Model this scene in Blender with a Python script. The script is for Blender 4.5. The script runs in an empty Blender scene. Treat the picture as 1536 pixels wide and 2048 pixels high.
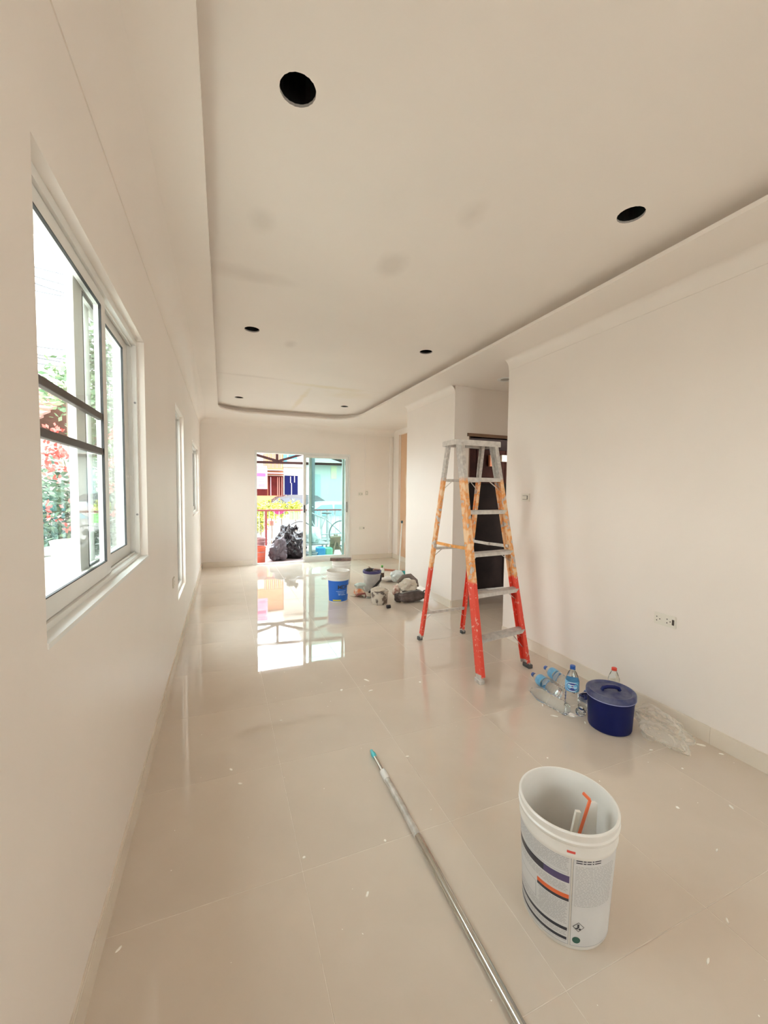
import bpy, bmesh, math, random
from math import sin, cos, pi, atan2, hypot, radians
from mathutils import Vector, Matrix
random.seed(7)
S = bpy.context.scene
COL = S.collection

# ------------------------------------------------------------------ camera, world, sun, exposure
YAW, PIT, ROL, FPX, HC = .38222, -.05198, .010918, 802.7, 1.345
_f = Vector((sin(YAW)*cos(PIT), cos(YAW)*cos(PIT), sin(PIT)))
_r0 = Vector((cos(YAW), -sin(YAW), 0)); _u0 = _r0.cross(_f)
_r = cos(ROL)*_r0 + sin(ROL)*_u0; _u = -sin(ROL)*_r0 + cos(ROL)*_u0
CAM = Vector((0, 0, HC))
cd = bpy.data.cameras.new('camera'); cam = bpy.data.objects.new('camera', cd); COL.objects.link(cam)
cd.sensor_fit = 'HORIZONTAL'; cd.sensor_width = 36; cd.lens = FPX/1536*36; cd.clip_start = .02; cd.clip_end = 300
M3 = Matrix((_r, _u, -_f)).transposed()
cam.matrix_world = Matrix.Translation(CAM) @ M3.to_4x4()
S.camera = cam

SKY_STRENGTH = 3.2
EXPOSURE = 1.85
S.view_settings.view_transform = 'Standard'; S.view_settings.look = 'None'
S.view_settings.gamma = 1; S.view_settings.use_curve_mapping = False; S.view_settings.exposure = EXPOSURE
wd = bpy.data.worlds.new('sky'); S.world = wd; wd.use_nodes = True
nt = wd.node_tree; nt.nodes.clear()
_o = nt.nodes.new('ShaderNodeOutputWorld'); _b = nt.nodes.new('ShaderNodeBackground')
_tc = nt.nodes.new('ShaderNodeTexCoord'); _sp = nt.nodes.new('ShaderNodeSeparateXYZ'); _cr = nt.nodes.new('ShaderNodeValToRGB')
nt.links.new(_tc.outputs['Generated'], _sp.inputs[0]); nt.links.new(_sp.outputs['Z'], _cr.inputs[0])
_cr.color_ramp.elements[0].position = 0.0; _cr.color_ramp.elements[0].color = (1, .985, .96, 1)
_cr.color_ramp.elements[1].position = .8; _cr.color_ramp.elements[1].color = (.82, .93, 1, 1)
nt.links.new(_cr.outputs[0], _b.inputs[0]); _b.inputs[1].default_value = SKY_STRENGTH
nt.links.new(_b.outputs[0], _o.inputs[0])
sd = bpy.data.lights.new('sun', 'SUN'); sun = bpy.data.objects.new('sun', sd); COL.objects.link(sun)
sd.energy = 1.0; sd.angle = radians(12); sd.color = (1, .95, .88)
sun.location = (6, -6, 12)
sun.rotation_euler = Vector((.28, .75, -1.15)).to_track_quat('-Z', 'Y').to_euler()
try:
    S.cycles.max_bounces = 12; S.cycles.diffuse_bounces = 8; S.cycles.transparent_max_bounces = 16
    S.cycles.sample_clamp_indirect = 8
except Exception: pass

# ------------------------------------------------------------------ helpers
def ray(x, y):
    return _r*((x-768)/FPX) - _u*((y-1024)/FPX) + _f
def at(x, y, Y):                      # photo pixel -> point on the plane world Y
    d = ray(x, y); return CAM + d*(Y/d.y)
def fl(x, y, z=0.0):                  # photo pixel -> point at height z
    d = ray(x, y); return CAM + d*((z-HC)/d.z)

def tag(o, label=None, cat=None, group=None, kind=None):
    if label: o['label'] = label
    if cat: o['category'] = cat
    if group: o['group'] = group
    if kind: o['kind'] = kind
    return o
def thing(name, label, cat, loc=(0, 0, 0), group=None):
    o = bpy.data.objects.new(name, None); COL.objects.link(o); o.location = loc; o.empty_display_size = .05
    return tag(o, label, cat, group)
def root_loc(p):
    while p.parent: p = p.parent
    return Vector(p.location)
def obj(name, bm, mat, parent=None, smooth=False, origin=None, norm=True):
    """link bm (world coordinates) as one mesh object"""
    if norm:
        bmesh.ops.recalc_face_normals(bm, faces=bm.faces)
    me = bpy.data.meshes.new(name)
    off = root_loc(parent) if parent else Vector(origin or (0, 0, 0))
    if off.length: bmesh.ops.translate(bm, verts=bm.verts, vec=-off)
    bm.to_mesh(me); bm.free()
    mats = mat if isinstance(mat, (list, tuple)) else [mat]
    for m in mats: me.materials.append(m)
    if smooth:
        me.shade_smooth()
        try: me.set_sharp_from_angle(angle=radians(38))
        except Exception: pass
    o = bpy.data.objects.new(name, me); COL.objects.link(o)
    if parent: o.parent = parent
    else: o.location = off
    return o
def single(name, bm, mat, label, cat, group=None, kind=None, smooth=False):
    """a thing that is one mesh: origin at its base"""
    xs = [v.co.x for v in bm.verts]; ys = [v.co.y for v in bm.verts]; zs = [v.co.z for v in bm.verts]
    o = obj(name, bm, mat, None, smooth, ((min(xs)+max(xs))/2, (min(ys)+max(ys))/2, min(zs)))
    return tag(o, label, cat, group, kind)
def struct(name, bm, mat, parent=None, smooth=False):
    o = obj(name, bm, mat, parent, smooth)
    if not parent: o['kind'] = 'structure'
    return o
def NB(): return bmesh.new()
def box(bm, a, b, mi=0, bevel=0):
    x0, x1 = sorted((a[0], b[0])); y0, y1 = sorted((a[1], b[1])); z0, z1 = sorted((a[2], b[2]))
    vs = [bm.verts.new(p) for p in ((x0,y0,z0),(x1,y0,z0),(x1,y1,z0),(x0,y1,z0),(x0,y0,z1),(x1,y0,z1),(x1,y1,z1),(x0,y1,z1))]
    fs = [bm.faces.new([vs[i] for i in q]) for q in ((0,3,2,1),(4,5,6,7),(0,1,5,4),(1,2,6,5),(2,3,7,6),(3,0,4,7))]
    for f in fs: f.material_index = mi
    if bevel:
        es = list({e for f in fs for e in f.edges})
        bmesh.ops.bevel(bm, geom=es, offset=bevel, segments=2, affect='EDGES', profile=.5)
    return vs
def obox(bm, c, ax, ay, az, mi=0):
    """oriented box: centre, three half-extent vectors"""
    c = Vector(c); ax, ay, az = Vector(ax), Vector(ay), Vector(az)
    vs = [bm.verts.new(c+sx*ax+sy*ay+sz*az) for sz in (-1,1) for sx, sy in ((-1,-1),(1,-1),(1,1),(-1,1))]
    for q in ((0,3,2,1),(4,5,6,7),(0,1,5,4),(1,2,6,5),(2,3,7,6),(3,0,4,7)):
        bm.faces.new([vs[i] for i in q]).material_index = mi
    return vs
def frame(d):
    d = Vector(d).normalized(); a = Vector((0,0,1)) if abs(d.z) < .9 else Vector((1,0,0))
    u = d.cross(a).normalized(); return d, u, d.cross(u).normalized()
def beam(bm, p, q, w, t, wdir=None, mi=0):
    """bar from p to q, w wide along wdir, t thick"""
    p, q = Vector(p), Vector(q); d = (q-p)
    dn = d.normalized()
    wd_ = Vector(wdir) if wdir else frame(dn)[1]
    wd_ = (wd_ - dn*wd_.dot(dn)).normalized(); td = dn.cross(wd_)
    return obox(bm, (p+q)/2, d/2, wd_*w/2, td*t/2, mi)
def tube(bm, pts, r, n=12, cap=True, mi=0):
    pts = [Vector(p) for p in pts]; rs = r if isinstance(r, (list, tuple)) else [r]*len(pts)
    rings = []; u = None
    for i, p in enumerate(pts):
        d = (pts[min(i+1, len(pts)-1)] - pts[max(i-1, 0)]).normalized()
        if u is None: u = frame(d)[1]
        else: u = (u - d*u.dot(d)).normalized()
        v = d.cross(u)
        rings.append([bm.verts.new(p + rs[i]*(cos(2*pi*k/n)*u + sin(2*pi*k/n)*v)) for k in range(n)])
    for a, b in zip(rings, rings[1:]):
        for k in range(n):
            bm.faces.new((a[k], a[(k+1)%n], b[(k+1)%n], b[k])).material_index = mi
    if cap:
        bm.faces.new(rings[0][::-1]).material_index = mi; bm.faces.new(rings[-1]).material_index = mi
    return rings
def lathe(bm, c, prof, n=48, mi=0, axis=(0,0,1), sx=1, sy=1, ang=0):
    """profile [(r, h)...] spun about axis through c; r<=0 closes"""
    c = Vector(c); d, u, v = frame(axis)
    if abs(d.z) > .999: u, v = Vector((1,0,0)), Vector((0,1,0))
    prev = None
    for r, h in prof:
        if r <= 1e-6: ring = [bm.verts.new(c + d*h)]
        else:
            ring = []
            for k in range(n):
                a = 2*pi*k/n
                lx, ly = r*cos(a)*sx, r*sin(a)*sy
                ring.append(bm.verts.new(c + d*h + u*(lx*cos(ang)-ly*sin(ang)) + v*(lx*sin(ang)+ly*cos(ang))))
        if prev:
            if len(prev) == 1 and len(ring) > 1:
                for k in range(n): bm.faces.new((prev[0], ring[k], ring[(k+1)%n])).material_index = mi
            elif len(ring) == 1 and len(prev) > 1:
                for k in range(n): bm.faces.new((ring[0], prev[(k+1)%n], prev[k])).material_index = mi
            elif len(ring) > 1:
                for k in range(n): bm.faces.new((prev[k], prev[(k+1)%n], ring[(k+1)%n], ring[k])).material_index = mi
        prev = ring
def cells(bm, axis, lo, hi, us, zs, holes, mi=0):
    """wall slab: plane normal 'x' or 'y', thickness lo..hi, cut by openings (u0,u1,z0,z1)"""
    U = sorted(set(us) | {h[0] for h in holes} | {h[1] for h in holes})
    Z = sorted(set(zs) | {h[2] for h in holes} | {h[3] for h in holes})
    U = [u for u in U if us[0]-1e-6 <= u <= us[-1]+1e-6]; Z = [z for z in Z if zs[0]-1e-6 <= z <= zs[-1]+1e-6]
    V = {}
    def P(u, z, t):
        k = (u, z, t)
        if k not in V: V[k] = bm.verts.new((t, u, z) if axis == 'x' else (u, t, z))
        return V[k]
    def solid(i, j):
        if not (0 <= i < len(U)-1 and 0 <= j < len(Z)-1): return False
        cu, cz = (U[i]+U[i+1])/2, (Z[j]+Z[j+1])/2
        return not any(h[0] < cu < h[1] and h[2] < cz < h[3] for h in holes)
    for i in range(len(U)-1):
        for j in range(len(Z)-1):
            if not solid(i, j): continue
            a, b, c, d = U[i], U[i+1], Z[j], Z[j+1]
            for t in (lo, hi): bm.faces.new((P(a,c,t), P(b,c,t), P(b,d,t), P(a,d,t)))
            for di, dj, e in ((-1,0,((a,c),(a,d))), (1,0,((b,c),(b,d))), (0,-1,((a,c),(b,c))), (0,1,((a,d),(b,d)))):
                if not solid(i+di, j+dj):
                    (u1, z1), (u2, z2) = e
                    bm.faces.new((P(u1,z1,lo), P(u2,z2,lo), P(u2,z2,hi), P(u1,z1,hi)))

# ------------------------------------------------------------------ materials
def mat(name, col, rough=.5, metal=0, noise=0, nscale=8, bump=0, bscale=60, trans=0, ior=1.5, coat=0, alpha=1, spec=None, col2=None, coords='Object'):
    m = bpy.data.materials.new(name); m.use_nodes = True; t = m.node_tree; b = t.nodes['Principled BSDF']
    b.inputs['Base Color'].default_value = (*col, 1); b.inputs['Roughness'].default_value = rough
    b.inputs['Metallic'].default_value = metal; b.inputs['IOR'].default_value = ior
    b.inputs['Transmission Weight'].default_value = trans; b.inputs['Coat Weight'].default_value = coat
    b.inputs['Alpha'].default_value = alpha
    if spec is not None: b.inputs['Specular IOR Level'].default_value = spec
    tc = t.nodes.new('ShaderNodeTexCoord')
    if noise or col2:
        n = t.nodes.new('ShaderNodeTexNoise'); n.inputs['Scale'].default_value = nscale; n.inputs['Detail'].default_value = 5
        t.links.new(tc.outputs[coords], n.inputs['Vector'])
        cr = t.nodes.new('ShaderNodeValToRGB'); t.links.new(n.outputs['Fac'], cr.inputs[0])
        c2 = col2 or tuple(min(1, c*(1+noise)) for c in col); c1 = col if col2 else tuple(c*(1-noise) for c in col)
        cr.color_ramp.elements[0].color = (*c1, 1); cr.color_ramp.elements[1].color = (*c2, 1)
        cr.color_ramp.elements[0].position = .35; cr.color_ramp.elements[1].position = .65
        t.links.new(cr.outputs[0], b.inputs['Base Color'])
    if bump:
        n = t.nodes.new('ShaderNodeTexNoise'); n.inputs['Scale'].default_value = bscale; n.inputs['Detail'].default_value = 4
        t.links.new(tc.outputs[coords], n.inputs['Vector'])
        bp = t.nodes.new('ShaderNodeBump'); bp.inputs['Strength'].default_value = bump; bp.inputs['Distance'].default_value = .01
        t.links.new(n.outputs['Fac'], bp.inputs['Height']); t.links.new(bp.outputs[0], b.inputs['Normal'])
    return m
def glass(name, col, rough=0.0, mixf=.86):
    """thin pane: tinted transparent + fresnel gloss"""
    m = bpy.data.materials.new(name); m.use_nodes = True; t = m.node_tree; t.nodes.clear()
    o = t.nodes.new('ShaderNodeOutputMaterial'); tr = t.nodes.new('ShaderNodeBsdfTransparent'); gl = t.nodes.new('ShaderNodeBsdfGlossy')
    lw = t.nodes.new('ShaderNodeLayerWeight'); lw.inputs[0].default_value = .5; mx = t.nodes.new('ShaderNodeMixShader')
    pw = t.nodes.new('ShaderNodeMath'); pw.operation = 'POWER'; pw.inputs[1].default_value = 5; t.links.new(lw.outputs['Facing'], pw.inputs[0])
    fr = t.nodes.new('ShaderNodeMath'); fr.operation = 'MULTIPLY_ADD'; fr.inputs[1].default_value = .55; fr.inputs[2].default_value = .03; t.links.new(pw.outputs[0], fr.inputs[0])
    tr.inputs[0].default_value = (*col, 1); gl.inputs['Roughness'].default_value = rough
    t.links.new(fr.outputs[0], mx.inputs[0]); t.links.new(tr.outputs[0], mx.inputs[1]); t.links.new(gl.outputs[0], mx.inputs[2])
    t.links.new(mx.outputs[0], o.inputs[0]); return m
WALL = (.87, .805, .75)
M = {}
def wallmat(name, col, blotches=(), rough=.42):
    m = mat(name, col, rough, noise=.018, nscale=1.1, bump=.06, bscale=9, spec=.35)
    t = m.node_tree; b = t.nodes['Principled BSDF']; src = b.inputs['Base Color'].links[0].from_socket
    tc = t.nodes.new('ShaderNodeTexCoord'); nz = t.nodes.new('ShaderNodeTexNoise'); nz.inputs['Scale'].default_value = 6
    t.links.new(tc.outputs['Object'], nz.inputs['Vector'])
    for (x, y, z, sx, sy, sz, c, s) in blotches:
        mp = t.nodes.new('ShaderNodeMapping'); mp.vector_type = 'POINT'
        mp.inputs['Scale'].default_value = (1/sx, 1/sy, 1/sz); mp.inputs['Location'].default_value = (-x/sx, -y/sy, -z/sz)
        t.links.new(tc.outputs['Object'], mp.inputs['Vector'])
        ln = t.nodes.new('ShaderNodeVectorMath'); ln.operation = 'LENGTH'; t.links.new(mp.outputs[0], ln.inputs[0])
        ad = t.nodes.new('ShaderNodeMath'); ad.operation = 'ADD'; t.links.new(ln.outputs['Value'], ad.inputs[0]); t.links.new(nz.outputs['Fac'], ad.inputs[1])
        mr = t.nodes.new('ShaderNodeMapRange'); mr.inputs['From Min'].default_value = 1.55; mr.inputs['From Max'].default_value = .8
        mr.inputs['To Min'].default_value = 0; mr.inputs['To Max'].default_value = s; t.links.new(ad.outputs[0], mr.inputs['Value'])
        mx = t.nodes.new('ShaderNodeMix'); mx.data_type = 'RGBA'; mx.inputs['B'].default_value = (*c, 1)
        t.links.new(mr.outputs[0], mx.inputs['Factor']); t.links.new(src, mx.inputs['A']); src = mx.outputs['Result']
    t.links.new(src, b.inputs['Base Color'])
    return m
M['wall'] = wallmat('wall_paint', WALL)
gy = (.60, .53, .47); yl = (.80, .70, .52)
def cz(x, y): p = fl(x, y, 2.63); return p.x, p.y, 2.63
M['ceiling'] = wallmat('ceiling_paint', (.875, .81, .75), [
    (*cz(783, 530), .10, .16, .1, gy, .35), (*cz(945, 430), .07, .12, .1, gy, .3), (*cz(525, 445), .07, .12, .1, gy, .3),
    (*cz(490, 548), .32, .10, .1, gy, .30), (*cz(580, 690), .06, .12, .1, gy, .35), (*cz(600, 800), .05, .9, .1, yl, .6),
    (*cz(660, 775), .6, .09, .1, yl, .6), (*cz(700, 790), .4, .25, .1, yl, .35), (*cz(500, 752), .45, .05, .1, gy, .3)], rough=.55)
M['exterior'] = mat('exterior_render', (.72, .70, .66), .8, noise=.04)
M['trim'] = mat('cream_tile_trim', (.78, .70, .60), .14, noise=.03, nscale=2)
M['grout'] = mat('pale_grout', (.72, .64, .55), .6, noise=.08, nscale=20)
M['frame'] = mat('white_aluminium', (.80, .79, .76), .32, noise=.02)
M['gasket'] = mat('black_gasket', (.03, .03, .03), .6)
M['gframe'] = mat('grey_metal', (.32, .31, .31), .45, noise=.1)
M['dark'] = mat('void_shade', (.004, .004, .004), .95)
M['holeedge'] = mat('cut_board_edge', (.45, .42, .38), .9)
M['clear'] = glass('clear_glass', (.96, .985, .975))
M['teal'] = glass('green_tinted_glass', (.80, .90, .885))
M['switch'] = mat('white_plastic', (.80, .76, .68), .35)
M['slot'] = mat('dark_slot', (.08, .06, .05), .7)
# floor tile: polished beige porcelain with faint cloudy veins and white paint smears
def tilemat():
    m = mat('polished_beige_porcelain', (.66, .565, .47), .05, noise=.05, nscale=1.7, ior=1.7, coords='Object')
    t = m.node_tree; b = t.nodes['Principled BSDF']; src = b.inputs['Base Color'].links[0].from_socket
    g = t.nodes.new('ShaderNodeNewGeometry')
    n = t.nodes.new('ShaderNodeTexNoise'); n.inputs['Scale'].default_value = 3.2; n.inputs['Detail'].default_value = 8; n.inputs['Distortion'].default_value = 1.2
    t.links.new(g.outputs['Position'], n.inputs['Vector'])
    mr = t.nodes.new('ShaderNodeMapRange'); mr.inputs['From Min'].default_value = .55; mr.inputs['From Max'].default_value = .75; mr.inputs['To Max'].default_value = .16
    t.links.new(n.outputs['Fac'], mr.inputs['Value'])
    mx = t.nodes.new('ShaderNodeMix'); mx.data_type = 'RGBA'; mx.inputs['B'].default_value = (.75, .68, .60, 1)
    t.links.new(mr.outputs[0], mx.inputs['Factor']); t.links.new(src, mx.inputs['A']); t.links.new(mx.outputs['Result'], b.inputs['Base Color'])
    mr2 = t.nodes.new('ShaderNodeMapRange'); mr2.inputs['From Min'].default_value = .45; mr2.inputs['From Max'].default_value = .8; mr2.inputs['To Min'].default_value = .015; mr2.inputs['To Max'].default_value = .10
    t.links.new(n.outputs['Fac'], mr2.inputs['Value']); t.links.new(mr2.outputs[0], b.inputs['Roughness'])
    return m
M['tile'] = tilemat()

# ------------------------------------------------------------------ room constants
XL, XR, XR2, YB, Y0 = -.345, 2.435, 3.19, 7.46, -2.2
ZL, ZH = 2.54, 2.63
T = .12
W1 = (1.03, 2.26, 1.005, 2.045); W2 = (3.63, 4.34, .43, 2.03); W3 = (5.56, 6.85, 1.0, 1.955); W4 = (-2.7, -.9, .9, 2.05)
DOOR = (.53, 2.285, -.02, 2.04)
# ---- walls
bm = NB(); cells(bm, 'x', XL-T, XL, (Y0-T, YB+T), (-.2, 2.9), [W1, W2, W3]); struct('wall_left', bm, M['wall'])
bm = NB(); cells(bm, 'y', YB, YB+T, (XL, 4.6), (-.2, 2.9), [DOOR]); struct('wall_back', bm, M['wall'])
FILL_WIN = (.55, 1.75, .95, 2.05)  # added opening in the unseen rear wall, brings light to the foreground
bm = NB(); cells(bm, 'y', Y0-T, Y0, (XL, XR+T), (-.2, 2.9), [FILL_WIN]); struct('wall_rear', bm, M['wall'])
bm = NB(); cells(bm, 'x', XR, XR+T, (Y0-T, 3.033), (-.2, 2.9), []); struct('wall_right', bm, M['wall'])
bm = NB(); box(bm, (XR, 3.95, -.2), (2.585, 5.21, 2.9)); struct('wall_right_pillar', bm, M['wall'])
bm = NB(); cells(bm, 'y', 3.95, 4.07, (2.585, 3.9), (-.2, 2.9), [(2.63, 3.5, -.2, 1.985)]); struct('wall_passage', bm, M['wall'])
bm = NB(); box(bm, (XR+T, 2.9, -.2), (3.9, 3.03, 2.9)); struct('wall_passage_near', bm, M['wall'])
bm = NB(); box(bm, (3.4, 3.03, -.2), (3.52, 3.95, 2.9)); struct('wall_passage_side', bm, M['wall'])
bm = NB(); cells(bm, 'x', XR2, XR2+T, (5.21, YB), (-.2, 2.9), [(6.35, 7.20, .07, 2.44)]); struct('wall_alcove', bm, M['wall'])
bm = NB(); box(bm, (2.585, 5.09, -.2), (XR2+T, 5.21, 2.9)); struct('wall_alcove_near', bm, M['wall'])
M['drygold'] = wallmat('unpainted_orange_plaster', (.72, .47, .30), [(XR2+.05, 6.72, 2.0, .3, .08, .14, (.9, .82, .7), .8), (XR2+.05, 6.9, 1.55, .3, .10, .22, (.9, .84, .72), .8), (XR2+.05, 6.75, 1.1, .3, .2, .3, (.82, .66, .50), .9), (XR2+.05, 6.8, .5, .3, .3, .4, (.84, .66, .54), .9)], rough=.8)
bm = NB(); box(bm, (XR2+.05, 6.35, .07), (XR2+.10, 7.20, 2.44)); struct('trim_4', bm, M['drygold'])['label'] = 'bare orange plaster panel recessed in the alcove wall'
# dark store room beyond the passage doorway
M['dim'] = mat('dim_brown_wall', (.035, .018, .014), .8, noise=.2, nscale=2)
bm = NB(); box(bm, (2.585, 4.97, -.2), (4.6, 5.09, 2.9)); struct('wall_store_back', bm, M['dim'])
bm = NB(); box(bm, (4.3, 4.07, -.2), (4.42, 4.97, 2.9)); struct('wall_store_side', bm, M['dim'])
# roof slab closes the void above the ceilings; unseen overhangs sized to block the sun
bm = NB(); box(bm, (XL-.6, Y0-1.6, 2.9), (4.7, YB+.35, 3.05)); struct('roof_slab', bm, M['exterior'])

# dark tall cabinet in the store room
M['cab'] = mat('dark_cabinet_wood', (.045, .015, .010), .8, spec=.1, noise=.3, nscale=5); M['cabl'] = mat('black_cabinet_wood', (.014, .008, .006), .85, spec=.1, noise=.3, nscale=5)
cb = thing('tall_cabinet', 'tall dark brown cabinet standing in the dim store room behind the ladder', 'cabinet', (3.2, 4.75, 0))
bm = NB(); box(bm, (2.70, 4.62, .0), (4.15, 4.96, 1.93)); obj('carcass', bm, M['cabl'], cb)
for i in range(3):
    x0 = 2.71+.48*i
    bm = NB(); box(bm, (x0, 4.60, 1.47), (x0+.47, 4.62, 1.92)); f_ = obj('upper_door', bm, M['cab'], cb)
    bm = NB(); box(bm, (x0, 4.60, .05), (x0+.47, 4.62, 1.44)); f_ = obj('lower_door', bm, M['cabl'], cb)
    bm = NB(); box(bm, (x0+.43, 4.575, .95), (x0+.445, 4.60, 1.07)); obj('handle', bm, M['gframe'], f_)
q_ = at(993, 900, 4.5); bm = NB(); box(bm, (q_.x-.055, 4.56, 1.70), (q_.x+.055, 4.60, 1.85), bevel=.004); single('orange_box', bm, mat('orange_card', (.75, .26, .12), .6), 'small orange box fixed high on the dark cabinet front in the store room', 'box')
q_ = at(1015, 892, 4.5); bm = NB(); box(bm, (q_.x-.04, 4.56, 1.77), (q_.x+.09, 4.60, 1.86), bevel=.004); single('cream_patch', bm, mat('cream_patch_colour', (.85, .82, .68), .6), 'small cream patch high on the cabinet right of the orange box', 'box')  # plain cream block, paler than the cabinet front

# ---- ceiling: lower border plate with a rounded opening, raised upper plate with six cut holes
def rrect(x0, x1, y0, y1, r, n=14):
    P = []
    for cx, cy, a0 in ((x1-r, y1-r, 0), (x0+r, y1-r, pi/2), (x0+.02, y0+.02, pi), (x1-.02, y0+.02, 1.5*pi)):
        rr = r if cy == y1-r else .02
        for i in range(n+1):
            a = a0 + pi/2*i/n; P.append((cx+rr*cos(a), cy+rr*sin(a)))
    return P
OPEN = rrect(-.05, 2.06, -1.8, 6.70, .42)
def plate(bm, outer, inners, z, mi=0):
    es = []
    loops = []
    for L in [outer]+inners:
        vs = [bm.verts.new((x, y, z)) for x, y in L]; loops.append(vs)
        es += [bm.edges.new((vs[i], vs[(i+1) % len(vs)])) for i in range(len(vs))]
    r = bmesh.ops.triangle_fill(bm, use_beauty=True, use_dissolve=False, edges=es)
    for f in r['geom']:
        if isinstance(f, bmesh.types.BMFace): f.material_index = mi
    return loops
def skirt(bm, vs, z, mi=0):
    up = [bm.verts.new((v.co.x, v.co.y, z)) for v in vs]
    for i in range(len(vs)):
        j = (i+1) % len(vs); bm.faces.new((vs[i], vs[j], up[j], up[i])).material_index = mi
    return up
bm = NB()
lo = plate(bm, [(XL, Y0), (3.9, Y0), (3.9, YB), (XL, YB)], [OPEN], ZL)
edge_top = skirt(bm, lo[1], ZL+.022)
def offset(P, d):
    out = []; n = len(P)
    for i in range(n):
        a, c, b = Vector(P[i-1]), Vector(P[(i+1) % n]), Vector(P[i]); t = (c-a)
        if t.length < 1e-6: t = Vector((1, 0))
        t.normalize(); out.append((b.x + t.y*d, b.y - t.x*d))
    return out
wide = offset(OPEN, .12)
w0 = [bm.verts.new((x, y, ZL+.022)) for x, y in wide]
for i in range(len(w0)):
    j = (i+1) % len(w0); bm.faces.new((edge_top[i], edge_top[j], w0[j], w0[i]))
skirt(bm, w0, ZH)
cl = struct('ceiling', bm, M['ceiling'])
bm = NB()
HOLES = [(596, 181), (1262, 430), (504, 659), (852, 704), (478, 795), (689, 813)]
hc = []
for x, y in HOLES:
    p = fl(x, y, ZH); hc.append((p.x, p.y))
hr = .058
circ = [[(cx+hr*(1+.012*sin(9*k))*cos(2*pi*k/40), cy+hr*(1+.012*sin(9*k))*sin(2*pi*k/40)) for k in range(40)] for cx, cy in hc]
up = plate(bm, [(XL, Y0), (3.9, Y0), (3.9, YB), (XL, YB)], circ, ZH)
for c in up[1:]: skirt(bm, c, ZH+.010, 1)
o = obj('raised_panel', bm, [M['ceiling'], M['holeedge']], cl)
for i, (cx, cy) in enumerate(hc):
    bm = NB(); lathe(bm, (cx, cy, 0), [(hr*1.25, ZH+.010), (hr*1.3, ZH+.16), (0, ZH+.161)], 24)
    obj('downlight_hole', bm, M['dark'], cl)  # near-black cup paints the darkness of the void behind each hole
# crown moulding: small plaster cove
def cove(name, a, b, nrm, z0, z1, d, parent=None):
    bm = NB(); a, b, nrm = Vector(a), Vector(b), Vector(nrm); n = 8; prof = [(0, z0), (.004, z0)]
    for i in range(n+1):
        t = pi/2*i/n; prof.append((.004+(d-.004)*(1-cos(t)), z0+(z1-z0)*sin(t)))
    rows = []
    for s in (a, b): rows.append([bm.verts.new(Vector((s.x, s.y, 0)) + nrm*h + Vector((0, 0, z))) for h, z in prof])
    for i in range(len(prof)-1): bm.faces.new((rows[0][i], rows[0][i+1], rows[1][i+1], rows[1][i]))
    return struct(name, bm, M['ceiling'], parent, smooth=True)
cove('trim_1', (XL, Y0, 0), (XL, YB, 0), (1, 0, 0), 2.42, ZL-.0005, .12)
cove('trim_2', (XR, Y0, 0), (XR, 3.033, 0), (-1, 0, 0), 2.455, ZL-.0005, .06)
cove('trim_3', (XR, 3.95, 0), (XR, 5.21, 0), (-1, 0, 0), 2.455, ZL-.0005, .06)

cove('trim_5', (XL, YB, 0), (XR2, YB, 0), (0, -1, 0), 2.43, ZL-.0005, .11)

# ---- floor: grout bed with tiles as single pieces
bm = NB(); box(bm, (XL-.0, Y0, -.06), (4.4, YB+.0, -.0007)); flo = struct('floor', bm, M['grout'])
tmesh = {}
def tiles(x0, x1, y0, y1):
    xs = [x for x in [-.35+.6*i for i in range(0, 10)]]; ys = [.155+.6*j for j in range(-7, 14)]
    for xa in xs:
        for ya in ys:
            a, b, c, d = max(xa, x0)+.0009, min(xa+.6, x1)-.0009, max(ya, y0)+.0009, min(ya+.6, y1)-.0009
            if b-a < .02 or d-c < .02: continue
            key = (round(b-a, 4), round(d-c, 4))
            if key not in tmesh:
                t = NB(); w, h = key; box(t, (0, 0, -.008), (w, h, 0), bevel=0)
                bmesh.ops.bevel(t, geom=[e for e in t.edges if all(v.co.z > -.001 for v in e.verts)], offset=.0008, segments=1, affect='EDGES')
                me = bpy.data.meshes.new('floor_tile'); bmesh.ops.recalc_face_normals(t, faces=t.faces); t.to_mesh(me); t.free(); me.materials.append(M['tile']); tmesh[key] = me
            o = bpy.data.objects.new('floor_tile', tmesh[key]); COL.objects.link(o); o.parent = flo
            o.location = (a, c, 0)
tiles(XL, XR, Y0, YB)
tiles(XR, XR2, 5.21, YB)
tiles(XR, 3.4, 3.033, 3.95)
tiles(2.63, 3.4, 3.95, 4.97)

# ---- baseboards
def base(name, a, b, nrm, h=.09, t=.009):
    bm = NB(); a, b, nrm = Vector((*a, 0)), Vector((*b, 0)), Vector((*nrm, 0))
    L = (b-a).length; u = (b-a).normalized(); n = max(1, round(L/.6)); st = struct(name, NB(), M['trim'])
    for i in range(n):
        p, q = a+u*(L*i/n+.001), a+u*(L*(i+1)/n-.001); t_ = NB()
        obox(t_, (p+q)/2+nrm*t/2+Vector((0, 0, h/2)), (q-p)/2, nrm*t/2, (0, 0, h/2))
        bmesh.ops.bevel(t_, geom=[e for e in t_.edges if all(v.co.z > h-.001 for v in e.verts)], offset=.003, segments=2, affect='EDGES')
        obj('skirting_tile', t_, M['trim'], st)
    # caulk line behind the tiles so the run reads as one skirting
    c_ = NB(); obox(c_, (a+b)/2+nrm*.002+Vector((0, 0, h/2)), (b-a)/2, nrm*.002, (0, 0, h/2+.002)); obj('skirting_backing', c_, M['grout'], st)
base('baseboard_left', (XL, Y0), (XL, YB), (1, 0))
base('baseboard_right', (XR, Y0), (XR, 3.033), (-1, 0))
base('baseboard_pillar', (XR, 3.95), (XR, 5.21), (-1, 0))
base('baseboard_pillar_front', (XR, 3.95), (2.60, 3.95), (0, -1))
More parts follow.
